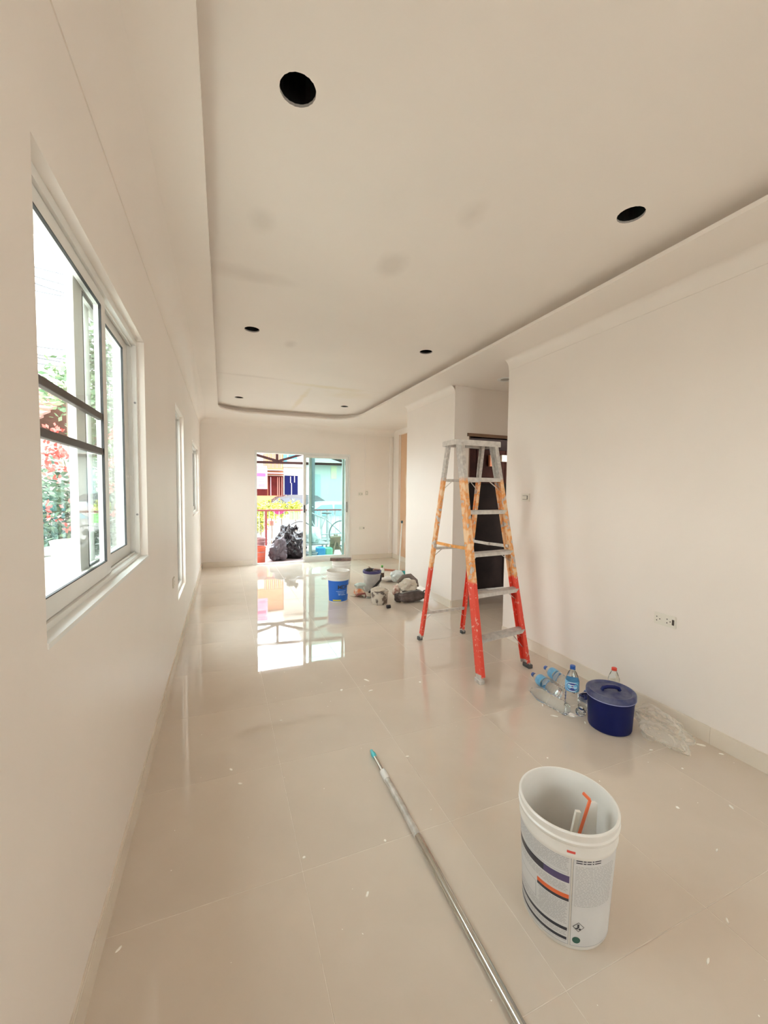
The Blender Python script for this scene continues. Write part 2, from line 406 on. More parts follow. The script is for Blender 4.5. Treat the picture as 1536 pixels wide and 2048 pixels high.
base('baseboard_back_left', (XL+.012, YB), (DOOR[0]-.045, YB), (0, -1))
base('baseboard_back_right', (DOOR[1]+.05, YB), (XR2, YB), (0, -1))
base('baseboard_alcove', (XR2, 5.21), (XR2, YB-.012), (-1, 0))
base('baseboard_passage', (XR+T, 3.033), (3.4, 3.033), (0, 1))

# ---- windows on the left wall
def opening_frame(bm, x0, x1, y0, y1, z0, z1, w):
    box(bm, (x0, y0, z0), (x1, y0+w, z1)); box(bm, (x0, y1-w, z0), (x1, y1, z1))
    box(bm, (x0, y0+w, z1-w), (x1, y1-w, z1)); box(bm, (x0, y0+w, z0), (x1, y1-w, z0+w))
def sash(parent, name, x, y0, y1, z0, z1, st=.045, rl=.045, t=.022, glassmat=None, pane='pane', gas=True):
    bm = NB(); box(bm, (x-t/2, y0, z0), (x+t/2, y0+st, z1), bevel=.002); box(bm, (x-t/2, y1-st, z0), (x+t/2, y1, z1), bevel=.002)
    box(bm, (x-t/2, y0+st, z1-rl), (x+t/2, y1-st, z1)); box(bm, (x-t/2, y0+st, z0), (x+t/2, y1-st, z0+rl+.01))
    s = obj(name, bm, M['frame'], parent)
    bm = NB(); box(bm, (x-.003, y0+st-.004, z0+rl), (x+.003, y1-st+.004, z1-rl+.004)); obj(pane, bm, glassmat or M['clear'], s)
    if gas:
        bm = NB(); g = .003; a, b, c, d = y0+st, y1-st, z0+rl+.01, z1-rl
        for X in (x+.004,):
            box(bm, (X, a, c), (X+.008, a+g, d)); box(bm, (X, b-g, c), (X+.008, b, d)); box(bm, (X, a, d-g), (X+.008, b, d)); box(bm, (X, a, c), (X+.008, b, c+g))
        obj('gasket', bm, M['gasket'], s)
    return s

fx0, fx1 = XL-.115, XL-.030
def window(name, W, lip=.028, inner=True):
    y0, y1, z0, z1 = W
    bm = NB(); opening_frame(bm, fx0, fx1, y0, y1, z0, z1, lip)
    for k in range(3):                               # track ribs on sill, head and far jamb
        X = fx0+.012+.026*k
        box(bm, (X, y0+lip, z0+lip), (X+.003, y1-lip, z0+lip+.010)); box(bm, (X, y0+lip, z1-lip-.010), (X+.003, y1-lip, z1-lip))
        box(bm, (X, y1-lip-.008, z0+lip), (X+.003, y1-lip, z1-lip))
    return struct(name, bm, M['frame'])
w1 = window('window_1', W1)
b_, t_ = W1[2]+.030, W1[3]-.030
s1 = sash(w1, 'sliding_sash', XL-.050, W1[0]+.03, 1.735, b_, t_, st=.055, rl=.040)
M['muntin'] = mat('brown_bar', (.085, .065, .055), .5)
for z in (1.592, 1.472):
    bm = NB(); box(bm, (XL-.058, W1[0]+.085, z-.011), (XL-.040, 1.682, z+.011), bevel=.002); obj('cross_bar', bm, M['muntin'], s1)
s2 = sash(w1, 'sliding_sash', XL-.078, 1.50, W1[1]-.03, b_, t_, st=.085, rl=.040)
s3 = sash(w1, 'screen_sash', XL-.102, 1.70, W1[1]-.03, b_, t_, st=.060, rl=.035, t=.016, gas=False)
bm = NB(); lathe(bm, (XL-.068, 2.195, 1.40), [(.0, 0), (.011, 0), (.011, .008), (.006, .009), (.006, .014), (0, .0141)], 20, axis=(1, 0, 0)); obj('sash_lock', bm, M['frame'], s2)
for z in (1.75, 1.22):
    bm = NB(); lathe(bm, (XL-.037, W1[1]-.03, z), [(0, 0), (.005, 0), (.005, .002), (0, .003)], 12, axis=(0, -1, 0)); obj('screw', bm, M['gframe'], w1)
bm = NB(); box(bm, (XL-.030, W1[0], W1[2]-.001), (XL+.003, W1[1], W1[2]+.012)); obj('window_sill', bm, M['frame'], w1)
w2 = window('window_2', W2)
sash(w2, 'casement_sash', XL-.075, W2[0]+.03, W2[1]-.03, W2[2]+.03, W2[3]-.03)
w3 = window('window_3', W3)
sash(w3, 'sliding_sash', XL-.050, W3[0]+.03, 6.22, W3[2]+.03, W3[3]-.03); sash(w3, 'sliding_sash', XL-.078, 6.19, W3[1]-.03, W3[2]+.03, W3[3]-.03)

# unseen window behind the camera, added to light the foreground
bm = NB(); x0, x1, z0, z1 = FILL_WIN
for a, b in (((x0, Y0-.10, z0), (x0+.05, Y0-.04, z1)), ((x1-.05, Y0-.10, z0), (x1, Y0-.04, z1)), ((x0, Y0-.10, z0), (x1, Y0-.04, z0+.05)), ((x0, Y0-.10, z1-.05), (x1, Y0-.04, z1)), (((x0+x1)/2-.03, Y0-.10, z0), ((x0+x1)/2+.03, Y0-.04, z1))): box(bm, a, b)
w4 = struct('fill_window', bm, M['frame'])
bm = NB(); box(bm, (x0+.05, Y0-.073, z0+.05), (x1-.05, Y0-.067, z1-.05)); obj('pane', bm, M['clear'], w4)

# ---- sliding glass door in the back wall
bm = NB(); dx0, dx1, dz1 = DOOR[0], DOOR[1], DOOR[3]
for a, b in (((dx0, YB-.012, -.0), (dx0+.035, YB+.11, dz1)), ((dx1-.035, YB-.012, 0), (dx1, YB+.11, dz1)), ((dx0+.035, YB-.012, dz1-.04), (dx1-.035, YB+.11, dz1)), ((dx0+.035, YB-.004, -.019), (dx1-.035, YB+.11, .010))):
    box(bm, a, b)
for k in range(3): box(bm, (dx0+.035, YB+.012+.032*k, .010), (dx1-.035, YB+.016+.032*k, .020))
d1 = struct('door_1', bm, M['frame'])
def dsash(x0, x1, y, g, name='sliding_door_panel', edge=None):
    bm = NB(); z0, z1 = .022, dz1-.042; st = .05
    box(bm, (x0, y-.014, z0), (x0+st, y+.014, z1), bevel=.002); box(bm, (x1-st, y-.014, z0), (x1, y+.014, z1), bevel=.002)
    box(bm, (x0+st, y-.014, z1-.05), (x1-st, y+.014, z1)); box(bm, (x0+st, y-.014, z0), (x1-st, y+.014, z0+.085))
    s = obj(name, bm, M['frame'], d1)
    bm = NB(); box(bm, (x0+st-.004, y-.003, z0+.08), (x1-st+.004, y+.003, z1-.045)); obj('pane', bm, g, s)
    bm = NB(); box(bm, (x0+st, y-.012, z0+.085), (x0+st+.006, y+.012, z1-.05)); obj('gasket', bm, M['gasket'] if not edge else edge, s)
    return s
M['tealedge'] = mat('teal_seal', (.05, .16, .16), .4)
p1 = dsash(1.385, dx1-.037, YB+.025, M['teal'])
p2 = dsash(1.50, dx1-.09, YB+.065, M['teal'], edge=M['tealedge'])
bm = NB(); box(bm, (1.395, YB-.006, .93), (1.415, YB+.012, 1.07), bevel=.004); obj('door_handle', bm, M['gasket'], p1)
bm = NB(); box(bm, (dx1-.075, YB-.006, .93), (dx1-.05, YB+.012, 1.13), bevel=.004); obj('door_handle', bm, M['gframe'], p1)
# passage doorway trim
M['dwood'] = mat('dark_brown_wood', (.075, .028, .018), .5, noise=.35, nscale=6)
bm = NB(); box(bm, (2.605, 3.938, 1.985), (3.395, 4.06, 2.02)); box(bm, (2.632, 3.96, 0), (2.652, 4.06, 1.985)); struct('door_2', bm, mat('brown_door_trim', (.25, .15, .10), .5, noise=.1))

# ------------------------------------------------------------------ switches, sockets, conduit
def plate_thing(name, label, cat, c, w, h, nrm, kind='switch', group=None):
    """c: centre on the wall; nrm 'x-' (right wall), 'y-' (back wall), 'x+' (left wall)"""
    c = Vector(c); N = {'x-': Vector((-1,0,0)), 'y-': Vector((0,-1,0)), 'x+': Vector((1,0,0))}[nrm]; U = Vector((0,0,1)).cross(N); Z = Vector((0,0,1))
    t = thing(name, label, cat, c, group)
    bm = NB(); obox(bm, c+N*.005, U*w/2, N*.005, Z*h/2); bmesh.ops.bevel(bm, geom=bm.edges[:], offset=.002, segments=2, affect='EDGES'); obj('face_plate', bm, M['switch'], t)
    if kind == 'switch':
        bm = NB(); obox(bm, c+N*.0108, U*w*.30, N*.001, Z*h*.26); obj('recess', bm, M['slot'], t)
        bm = NB(); obox(bm, c+N*.0125-U*w*.02, U*w*.25, N*.002, Z*h*.22); obj('rocker', bm, M['switch'], t)
    else:
        ks = (-.28, .20) if w > .1 else (0,)
        for k in ks:
            cc = c+U*w*k
            bm = NB(); lathe(bm, cc+N*.0095, [(.021, 0), (.021, .0015), (.018, .002), (0, .002)], 28, axis=N); obj('socket_insert', bm, M['switch'], t)
            bm = NB()
            for dx, dz in ((-.009, .011), (-.009, -.011), (.009, 0)): lathe(bm, cc+N*.0112+U*dx+Z*dz, [(.0035, 0), (.0035, .0006), (0, .0006)], 12, axis=N)
            obj('socket_holes', bm, M['slot'], t)
        if w > .1:
            bm = NB(); obox(bm, c+N*.0112+U*w*.40, U*.006, N*.0008, Z*.016); obj('rocker', bm, M['slot'], t)
    return t
q = ray(1052, 995); pz = CAM+q*(XR/q.x)
plate_thing('light_switch', 'small cream wall switch at mid height on right wall, beside the ladder', 'switch', (XR, pz.y, pz.z), .10, .066, 'x-')
q = ray(1331, 1240); pz = CAM+q*(XR/q.x)
plate_thing('double_socket', 'white double power socket low on the right wall above the blue pail', 'socket', (XR, pz.y, pz.z), .125, .070, 'x-', 'socket')
pz = at(721, 988, YB); plate_thing('light_switch', 'cream wall switch left of the conduit foot on the back wall', 'switch', (pz.x, YB, pz.z), .10, .07, 'y-')
pz = at(733, 986, YB); t = plate_thing('surface_switch', 'taller cream switch box at the foot of the white conduit', 'switch', (pz.x, YB, pz.z), .065, .11, 'y-')
pz = at(723, 1056, YB); plate_thing('wall_socket', 'cream socket low on the back wall right of the glass door', 'socket', (pz.x, YB, pz.z), .11, .07, 'y-', 'socket')
q = ray(346, 1165); pz = CAM+q*(XL/q.x)
plate_thing('wall_socket', 'small socket plate low on left wall before the tall narrow window', 'socket', (XL, pz.y, pz.z), .09, .07, 'x+', 'socket')
a = at(732, 866, YB); bm = NB(); box(bm, (a.x-.014, YB-.012, 1.37), (a.x+.014, YB, 2.44), bevel=.002)
single('cable_conduit', bm, M['wall'], 'slim white cable conduit running down the back wall to a switch box', 'conduit')
bm = NB(); box(bm, (3.10, YB-.02, .09), (3.16, YB, 2.42), bevel=.004); single('corner_batten', bm, M['wall'], 'pale vertical batten in the far right corner of back wall', 'batten')
# recessed light in the passage ceiling
c = (2.79, 3.53, ZL); t = thing('recessed_light', 'round white recessed light in the passage ceiling right of the ladder top', 'ceiling light', c)
bm = NB(); lathe(bm, (c[0], c[1], 0), [(.05, ZL+.02), (.052, ZL-.002), (.058, ZL-.006), (.085, ZL-.004), (.088, ZL)], 40); obj('trim_ring', bm, M['frame'], t, True)
bm = NB(); lathe(bm, (c[0], c[1], 0), [(0, ZL-.001), (.05, ZL-.001)], 40); obj('reflector', bm, M['holeedge'], t)

# ------------------------------------------------------------------ ladder
def laddermat():
    m = mat('paint_splashed_ladder', (.6, .6, .6), .4); t = m.node_tree; b = t.nodes['Principled BSDF']
    tc = t.nodes.new('ShaderNodeTexCoord'); sp = t.nodes.new('ShaderNodeSeparateXYZ'); t.links.new(tc.outputs['Object'], sp.inputs[0])
    n1 = t.nodes.new('ShaderNodeTexNoise'); n1.inputs['Scale'].default_value = 16; n1.inputs['Detail'].default_value = 6
    t.links.new(tc.outputs['Object'], n1.inputs['Vector'])
    n2 = t.nodes.new('ShaderNodeTexNoise'); n2.inputs['Scale'].default_value = 42; n2.inputs['Detail'].default_value = 4; t.links.new(tc.outputs['Object'], n2.inputs['Vector'])
    def mth(op, a, b_=None, c=None):
        x = t.nodes.new('ShaderNodeMath'); x.operation = op
        for i, v in enumerate((a, b_, c)):
            if v is None: continue
            if isinstance(v, (int, float)): x.inputs[i].default_value = v
            else: t.links.new(v, x.inputs[i])
        return x.outputs[0]
    def mr(v, a, b_):
        x = t.nodes.new('ShaderNodeMapRange'); x.inputs['From Min'].default_value = a; x.inputs['From Max'].default_value = b_; t.links.new(v, x.inputs['Value']); return x.outputs[0]
    def mix(f, a, b_):
        x = t.nodes.new('ShaderNodeMix'); x.data_type = 'RGBA'; t.links.new(f, x.inputs['Factor'])
        for nme, v in (('A', a), ('B', b_)):
            if isinstance(v, tuple): x.inputs[nme].default_value = (*v, 1)
            else: t.links.new(v, x.inputs[nme])
        return x.outputs['Result']
    z = mth('ADD', sp.outputs['Z'], mth('MULTIPLY', mth('SUBTRACT', n1.outputs['Fac'], .5), .06))
    alu = mix(mr(n2.outputs['Fac'], .45, .62), (.50, .46, .43), (.64, .60, .55))
    orange = mix(mr(n1.outputs['Fac'], .46, .58), (.80, .33, .09), (.86, .60, .36))
    red = mix(mr(n2.outputs['Fac'], .60, .70), (.80, .075, .045), (.86, .50, .42))
    isor = mth('MULTIPLY', mr(z, 1.46, 1.42), mr(n1.outputs['Fac'], .36, .42))
    c = mix(isor, alu, orange); isred = mr(z, .70, .68); c = mix(isred, c, red)
    foot = mr(z, .05, .04); c = mix(foot, c, (.35, .34, .33))
    t.links.new(c, b.inputs['Base Color']); b.inputs['Roughness'].default_value = .45
    return m
M['ladder'] = laddermat()
M['alu'] = mat('dull_aluminium', (.56, .53, .50), .42, .35, col2=(.70, .66, .62), nscale=30)
M['rubber'] = mat('grey_rubber', (.10, .10, .10), .7)
LZ = 1.735
lad = thing('step_ladder', 'tall aluminium double-sided step ladder splashed with orange and red paint', 'ladder', (1.9, 2.77, 0))
FL, FR, RL, RR = Vector((1.672, 2.315, 0)), Vector((2.175, 2.40, 0)), Vector((1.650, 3.20, 0)), Vector((2.113, 3.21, 0))
FLt, FRt, RLt, RRt = Vector((1.680, 2.665, LZ)), Vector((2.015, 2.665, LZ)), Vector((1.665, 2.80, LZ)), Vector((2.005, 2.80, LZ))
def on(a, b, z): return a + (b-a)*(z/LZ)
def channel(bm, a, b, side, w, t, lipw):
    """C channel: web in the Y-Z plane facing side (+-X), lips pointing inwards"""
    a, b = Vector(a), Vector(b); d = (b-a).normalized(); sx = Vector((side, 0, 0)); wdv = d.cross(sx).normalized()
    beam(bm, a, b, w, t, wdv)
    for s in (-1, 1):
        o_ = wdv*s*(w/2-t/2) - sx*lipw/2
        beam(bm, a+o_, b+o_, lipw, t, sx)
for nme, A, B, sd_, w, lipw in (('front_rail', FL, FLt, -1, .074, .028), ('front_rail', FR, FRt, 1, .074, .028), ('rear_rail', RL, RLt, -1, .042, .022), ('rear_rail', RR, RRt, 1, .042, .022)):
    bm = NB(); channel(bm, on(A, B, .035), B, sd_, w, .004, lipw); r_ = obj(nme, bm, M['ladder'], lad)
    bm = NB(); c_ = on(A, B, .0); d_ = .5*w
    box(bm, (c_.x-.018-.006*(sd_ > 0)*0, c_.y-d_, 0), (c_.x+.018, c_.y+d_, .030), bevel=.004)
    for k in range(5): box(bm, (c_.x-.020, c_.y-d_+.004+k*(2*d_-.012)/4.6, .001), (c_.x+.020, c_.y-d_+.010+k*(2*d_-.012)/4.6, .022))
    obj('rubber_foot', bm, M['rubber'] if 'rear' in nme or sd_ > 0 else M['alu'], r_)
    bm = NB(); beam(bm, on(A, B, .022), on(A, B, .055), w*.9, .006, (0, 1, 0)); obj('foot_bracket', bm, M['alu'], r_)
for z in (.295, .603, .893, 1.204, 1.452):
    a, b = on(FL, FLt, z), on(FR, FRt, z); a.x += .004; b.x -= .004; bm = NB(); m_ = (a+b)/2
    half = (b-a)/2; hy = .038
    obox(bm, m_, half, (0, hy, 0), (0, 0, .0022))
    for s in (-1, 1): obox(bm, m_+Vector((0, s*(hy-.002), -.013)), half, (0, .002, 0), (0, 0, .013))
    for k in range(6): obox(bm, m_+Vector((0, -hy+.010+k*.0112, .003)), half, (0, .0016, 0), (0, 0, .0012))
    obj('step', bm, M['alu'], lad)
for z in (.263, .862, 1.438):
    a, b = on(RL, RLt, z), on(RR, RRt, z); bm = NB(); beam(bm, a+Vector((.003, 0, 0)), b-Vector((.003, 0, 0)), .022, .024, (0, 0, 1)); obj('rear_brace', bm, M['alu'], lad)
    for A, B, C_, D_, s in ((RL, RLt, a, b, 1), (RR, RRt, b, a, -1)):
        bm = NB(); p_ = on(A, B, z-.085); q_ = C_+(D_-C_).normalized()*.085
        beam(bm, p_+Vector((s*.004, -.002, 0)), q_+Vector((0, -.002, -.012)), .010, .003, (0, 1, 0)); obj('corner_strut', bm, M['alu'], lad)
for z in (.295, .603, .893, 1.452):
    for A, B, s in ((FL, FLt, 1), (FR, FRt, -1)):
        bm = NB(); dz = .15 if z < .4 else .09; dx = .11
        p_ = on(A, B, z-dz)+Vector((s*.005, .02, 0)); q_ = on(A, B, z)+Vector((s*dx, .02, -.006))
        beam(bm, p_, q_, .012, .003, (0, 1, 0)); obj('corner_strut', bm, M['alu'], lad)
M['orange_bar'] = mat('orange_painted_bar', (.80, .36, .09), .45, noise=.2, nscale=30)
for R_, Rt, F_, Ft, s, mt in ((RL, RLt, FL, FLt, -1, M['orange_bar']), (RR, RRt, FR, FRt, 1, M['alu'])):
    a, b = on(R_, Rt, .915), on(F_, Ft, .925); a += Vector((-s*.014, 0, 0)); b += Vector((-s*.014, 0, 0)); mid = (a+b)/2 - Vector((0, 0, .004))
    for k, (p_, q_) in enumerate(((a, mid+Vector((-s*.0025, -.012, 0))), (mid+Vector((s*.0025, .012, 0)), b))):
        bm = NB(); beam(bm, p_, q_, .024, .0035, (0, 0, 1)); obj('spreader_bar', bm, mt if k == 0 or s == 1 else M['orange_bar'], lad)
    bm = NB(); lathe(bm, mid+Vector((-.008, 0, 0)), [(0, 0), (.008, 0), (.008, .016), (0, .0161)], 12, axis=(1, 0, 0)); obj('spreader_rivet', bm, M['alu'], lad)
bm = NB(); box(bm, (1.635, 2.625, LZ-.004), (2.045, 2.83, LZ+.010), bevel=.004); box(bm, (1.635, 2.625, LZ-.034), (2.045, 2.630, LZ)); box(bm, (1.635, 2.825, LZ-.03), (2.045, 2.83, LZ))
box(bm, (1.635, 2.63, LZ-.03), (1.640, 2.825, LZ)); box(bm, (2.040, 2.63, LZ-.03), (2.045, 2.825, LZ)); obj('top_cap', bm, M['alu'], lad)

# ------------------------------------------------------------------ foreground white bucket
M['hdpe'] = mat('white_plastic_bucket', (.80, .78, .74), .32, noise=.03, nscale=9)
M['hdpe_in'] = mat('bucket_paint_film', (.76, .69, .60), .55, noise=.06, nscale=5)
BC = (1.017, .925)
def br(z): return .126 + .018*z/.37
wb = thing('paint_bucket', 'open white plastic bucket with printed label in the right foreground', 'bucket', (*BC, 0))
bm = NB(); h = .372
lathe(bm, (*BC, 0), [(0, .006), (br(0)-.012, .004), (br(0)-.008, .0), (br(0)-.003, .0), (br(0), .006), (br(.29), .29), (br(.3)+.003, .298), (br(.3)+.004, .304), (br(.335)+.0015, .308), (br(.335)+.0015, .332), (br(.34)+.005, .336), (br(.34)+.006, .344), (br(.34)+.002, .348), (br(.36)+.001, .352), (br(.36)+.004, .360), (br(.36)+.004, h-.003), (br(.36)+.001, h), (br(.36)-.003, h), (br(.36)-.005, h-.004), (br(.3)-.003, .30), (br(.01)-.004, .014), (0, .012)], 96)
obj('bucket_body', bm, M['hdpe'], wb, True)
M['ink'] = mat('dark_print', (.035, .035, .05), .4); M['greyink'] = mat('grey_print', (.42, .42, .43), .5); M['purple'] = mat('purple_print', (.10, .075, .18), .4)
M['orangeink'] = mat('orange_print', (.80, .16, .05), .4); M['label'] = mat('printed_label_white', (.70, .70, .70), .35, noise=.02); M['redmark'] = mat('red_marker', (.78, .10, .08), .4)
M['greenink'] = mat('dark_green_print', (.02, .10, .07), .4); M['label2'] = mat('label_panel_warm_white', (.72, .70, .67), .35)
def wrap(bm, a0, a1, z0, z1, off, C=BC, rf=br, n=None, mi=0):
    """curved patch on a bucket; degrees"""
    n = n or max(1, int(abs(a1-a0)/3)); prev = None
    for i in range(n+1):
        a = radians(a0+(a1-a0)*i/n); col = [bm.verts.new((C[0]+(rf(z)+off)*cos(a), C[1]+(rf(z)+off)*sin(a), z)) for z in (z0, z1)]
        if prev: bm.faces.new((prev[0], col[0], col[1], prev[1])).material_index = mi
        prev = col
bm = NB(); wrap(bm, -232, -131, .014, .296, .0006); wrap(bm, -129, -62, .014, .296, .0006); lb = obj('bucket_label', bm, M['label'], wb)
def decal(name, m, *ps):
    bm = NB()
    for q in ps: wrap(bm, *q[:4], .0011)
    return obj(name, bm, m, lb)
decal('label_band', M['ink'], (-232, -163, .212, .234)); decal('label_band', M['purple'], (-163, -132.6, .212, .234))
decal('label_band', M['orangeink'], (-172, -132.4, .162, .175)); decal('label_band', M['ink'], (-172, -132.4, .153, .162))
decal('label_band', M['ink'], (-232, -133, .058, .068)); decal('label_band', M['ink'], (-232, -133.2, .028, .037))
fr = [(-131.6, -131.1, .016, .294), (-128.9, -128.4, .016, .294), (-232, -131.3, .293, .2942), (-128.9, -66, .293, .2942), (-232, -131.3, .0155, .0167), (-128.9, -66, .0155, .0167), (-66.4, -66, .016, .294),
      (-232, -174, .1535, .155), (-174.6, -174, .104, .154), (-232, -174, .103, .1045), (-195, -134, .2385, .2395), (-195, -134, .2475, .2485), (-134.5, -134, .2385, .2485)]
decal('label_lines', M['greyink'], *fr)
txt = []
rnd = random.Random(3)
for z in [.288-.0052*i for i in range(8)]+[.204-.005*i for i in range(5)]+[.147-.0052*i for i in range(14)]+[.053-.005*i for i in range(3)]+[.024]:
    a = -230
    while a < -136:
        w_ = rnd.uniform(1.5, 7)
        if not (.10 < z < .155 and a < -172): txt.append((a, min(a+w_, -134), z, z+.0016))
        a += w_+rnd.uniform(.5, 1.2)
for z in [.27-.0048*i for i in range(27)]:
    a = -126.5
    while a < -76:
        w_ = rnd.uniform(1.5, 6); txt.append((a, min(a+w_, -72), z, z+.0013)); a += w_+rnd.uniform(.6, 1.6)
decal('label_text', M['greyink'], *txt)['kind'] = 'stuff'
decal('label_heading', M['ink'], *[(a, a+w_, z, z+.003) for z, s_ in ((.288, 0), (.281, 1)) for a, w_ in ((-126, 7), (-118, 3.2), (-113.8, 5), (-107.5, 2), (-104.5, 8))])
def diamond(ac, zc, da, dz, m, th):
    bm = NB(); P = [(ac, zc+dz), (ac+da, zc), (ac, zc-dz), (ac-da, zc)]; Q = [(ac, zc+dz*(1-th)), (ac+da*(1-th), zc), (ac, zc-dz*(1-th)), (ac-da*(1-th), zc)]
    def V(a, z): a = radians(a); return bm.verts.new((BC[0]+(br(z)+.0012)*cos(a), BC[1]+(br(z)+.0012)*sin(a), z))
    A = [V(*p_) for p_ in P]; B = [V(*p_) for p_ in Q]
    for i in range(4): bm.faces.new((A[i], A[(i+1) % 4], B[(i+1) % 4], B[i]))
    return obj('hazard_symbol', bm, m, lb)
diamond(-119.5, .079, 7.2, .0155, M['ink'], .13)
bm = NB(); wrap(bm, -121, -118.6, .076, .088, .0012); wrap(bm, -123, -120, .072, .076, .0012); wrap(bm, -119.2, -116.5, .070, .075, .0012); obj('hazard_symbol', bm, M['ink'], lb)
bm = NB()
cen = None; vs = []
for k in range(20):
    a = 2*pi*k/20; aa = radians(-121.5+5*cos(a)); z = .036+.0105*sin(a); vs.append(bm.verts.new((BC[0]+(br(z)+.0012)*cos(aa), BC[1]+(br(z)+.0012)*sin(aa), z)))
bm.faces.new(vs); obj('green_symbol', bm, M['greenink'], lb)
bm = NB(); wrap(bm, -136.5, -127.5, .310, .3175, .003); obj('red_mark', bm, M['redmark'], wb)
# white scraper with an orange edge and a bottle-like tool standing in the bucket
t = thing('plaster_scraper', 'white plastic scraper with orange edge standing inside the open white bucket', 'scraper', (BC[0]+.075, BC[1]-.045, .02))
def bk(x, y, d): # pixel at horizontal distance d from camera
    r_ = ray(x, y); return CAM + r_*(d/hypot(r_.x, r_.y))
dd = hypot(*BC)
U_ = Vector((_r.x, _r.y, 0)).normalized()
def stick(xt, yt, xb, yb, D, zb=.03):      # straight bar seen from (xt,yt) down past (xb,yb), carried on to height zb
    a, b = bk(xt, yt, D), bk(xb, yb, D); k = (a.z-zb)/(a.z-b.z); return a, a+(b-a)*k
D0 = dd+.015
a, b = stick(1184, 1604, 1178, 1668, D0+.012); bm = NB(); beam(bm, a, b, .024, .010, U_); beam(bm, bk(1189, 1606, D0+.03), b+U_*.02, .016, .008, U_); obj('scraper_body', bm, M['hdpe'], t)
a, b = stick(1180, 1600, 1159, 1666, D0); bm = NB(); beam(bm, a, b, .007, .006, U_); beam(bm, a, bk(1166, 1586, D0), .007, .007, (0, 0, 1)); obj('orange_edge', bm, mat('bright_orange_rubber', (.90, .20, .08), .4), t)
a, b = stick(1156, 1622, 1146, 1666, D0-.012, .10); bm = NB(); beam(bm, a, b, .015, .010, U_); obj('scraper_handle', bm, M['switch'], t)

# ------------------------------------------------------------------ extension pole on the floor
pA, pB = fl(742, 1500, .016), fl(1040, 2048, .016)
dr = (pB-pA).normalized(); pE = pA + dr*1.75
pole = thing('extension_pole', 'shiny telescopic steel extension pole with turquoise tip lying across the floor', 'pole', (pA.x, pA.y, 0))
M['chrome'] = mat('polished_steel_tube', (.62, .62, .58), .18, 1.0, noise=.06, nscale=20)
M['whitetube'] = mat('paint_smeared_tube', (.55, .54, .50), .35, .6, col2=(.80, .79, .76), nscale=22)
bm = NB(); tube(bm, [pA+dr*.05, pA+dr*.20], .0085, 20); obj('inner_tube', bm, M['chrome'], pole, True)
bm = NB(); tube(bm, [pA+dr*.19, pA+dr*.55], .0135, 24); obj('outer_tube_smeared', bm, M['whitetube'], pole, True)
bm = NB(); tube(bm, [pA+dr*.55, pE], .0135, 24); obj('outer_tube', bm, M['chrome'], pole, True)
bm = NB(); tube(bm, [pA+dr*.165, pA+dr*.17, pA+dr*.225, pA+dr*.23], [.012, .0155, .0155, .0145], 24); obj('locking_collar', bm, M['hdpe'], pole, True)
bm = NB(); tube(bm, [pA+dr*.0, pA+dr*.006, pA+dr*.03, pA+dr*.034, pA+dr*.055, pA+dr*.062], [.004, .0075, .0095, .0125, .0115, .008], 20); obj('threaded_tip', bm, mat('turquoise_plastic', (.10, .55, .62), .35), pole, True)

# ------------------------------------------------------------------ blue pail with lid
M['bluep'] = mat('dark_blue_plastic', (.002, .007, .085), .5, spec=.3, noise=.12, nscale=4)
M['bluelid'] = mat('dusty_blue_lid', (.018, .028, .13), .45, col2=(.13, .14, .22), nscale=14)
PC = (2.068, 1.605)
pl_ = thing('blue_pail', 'dark blue plastic pail with dusty lid standing by the right wall', 'pail', (*PC, 0))
bm = NB(); lathe(bm, (*PC, 0), [(0, .004), (.098, .003), (.104, 0), (.110, .004), (.113, .012), (.121, .172), (.125, .174), (.125, .180), (.121, .182), (.122, .208), (.118, .208), (.108, .012), (0, .010)], 72); obj('pail_body', bm, M['bluep'], pl_, True)
bm = NB(); lathe(bm, (*PC, 0), [(.1225, .186), (.129, .187), (.1295, .207), (.127, .215), (.118, .219), (.109, .216), (.104, .209), (.06, .209), (0, .211)], 72); ld = obj('lid', bm, M['bluelid'], pl_, True)
bm = NB(); lathe(bm, (*PC, 0), [(.1292, .184), (.1302, .186), (.1292, .188)], 72); obj('lid_seam', bm, mat('pale_blue_seam', (.35, .38, .62), .4), ld, True)
# grip moulded across the lid
u2 = Vector((cos(radians(-25)), sin(radians(-25)), 0)); v2 = Vector((-u2.y, u2.x, 0)); c0 = Vector((*PC, .212))
bm = NB(); tube(bm, [c0-u2*.05, c0-u2*.043+Vector((0, 0, .014)), c0-u2*.02+Vector((0, 0, .020)), c0+u2*.02+Vector((0, 0, .020)), c0+u2*.043+Vector((0, 0, .014)), c0+u2*.05], .010, 12); obj('lid_grip', bm, M['bluep'], ld, True)
# carry handle folded against the left side with its pivot
tp = Vector((PC[0]-.108, PC[1]+.055, .163)); bm = NB(); lathe(bm, tp-Vector((.012, -.006, 0)), [(0, 0), (.015, 0), (.015, .012), (0, .012)], 20, axis=(-.89, .45, 0)); obj('handle_pivot', bm, M['bluep'], pl_, True)
bm = NB(); arc = [Vector((PC[0], PC[1], .163)) + Vector((-.89, .45, 0))*(.133*cos(a)+.012) + Vector((.45, .89, 0))*(.136*sin(a))*1 + Vector((0, 0, -.045*abs(sin(a)))) + Vector((-.89, .45, 0))*.03*abs(sin(a)) for a in [radians(x) for x in range(0, 181, 12)]]
tube(bm, arc, .006, 10); obj('carry_handle', bm, M['bluep'], pl_, True)

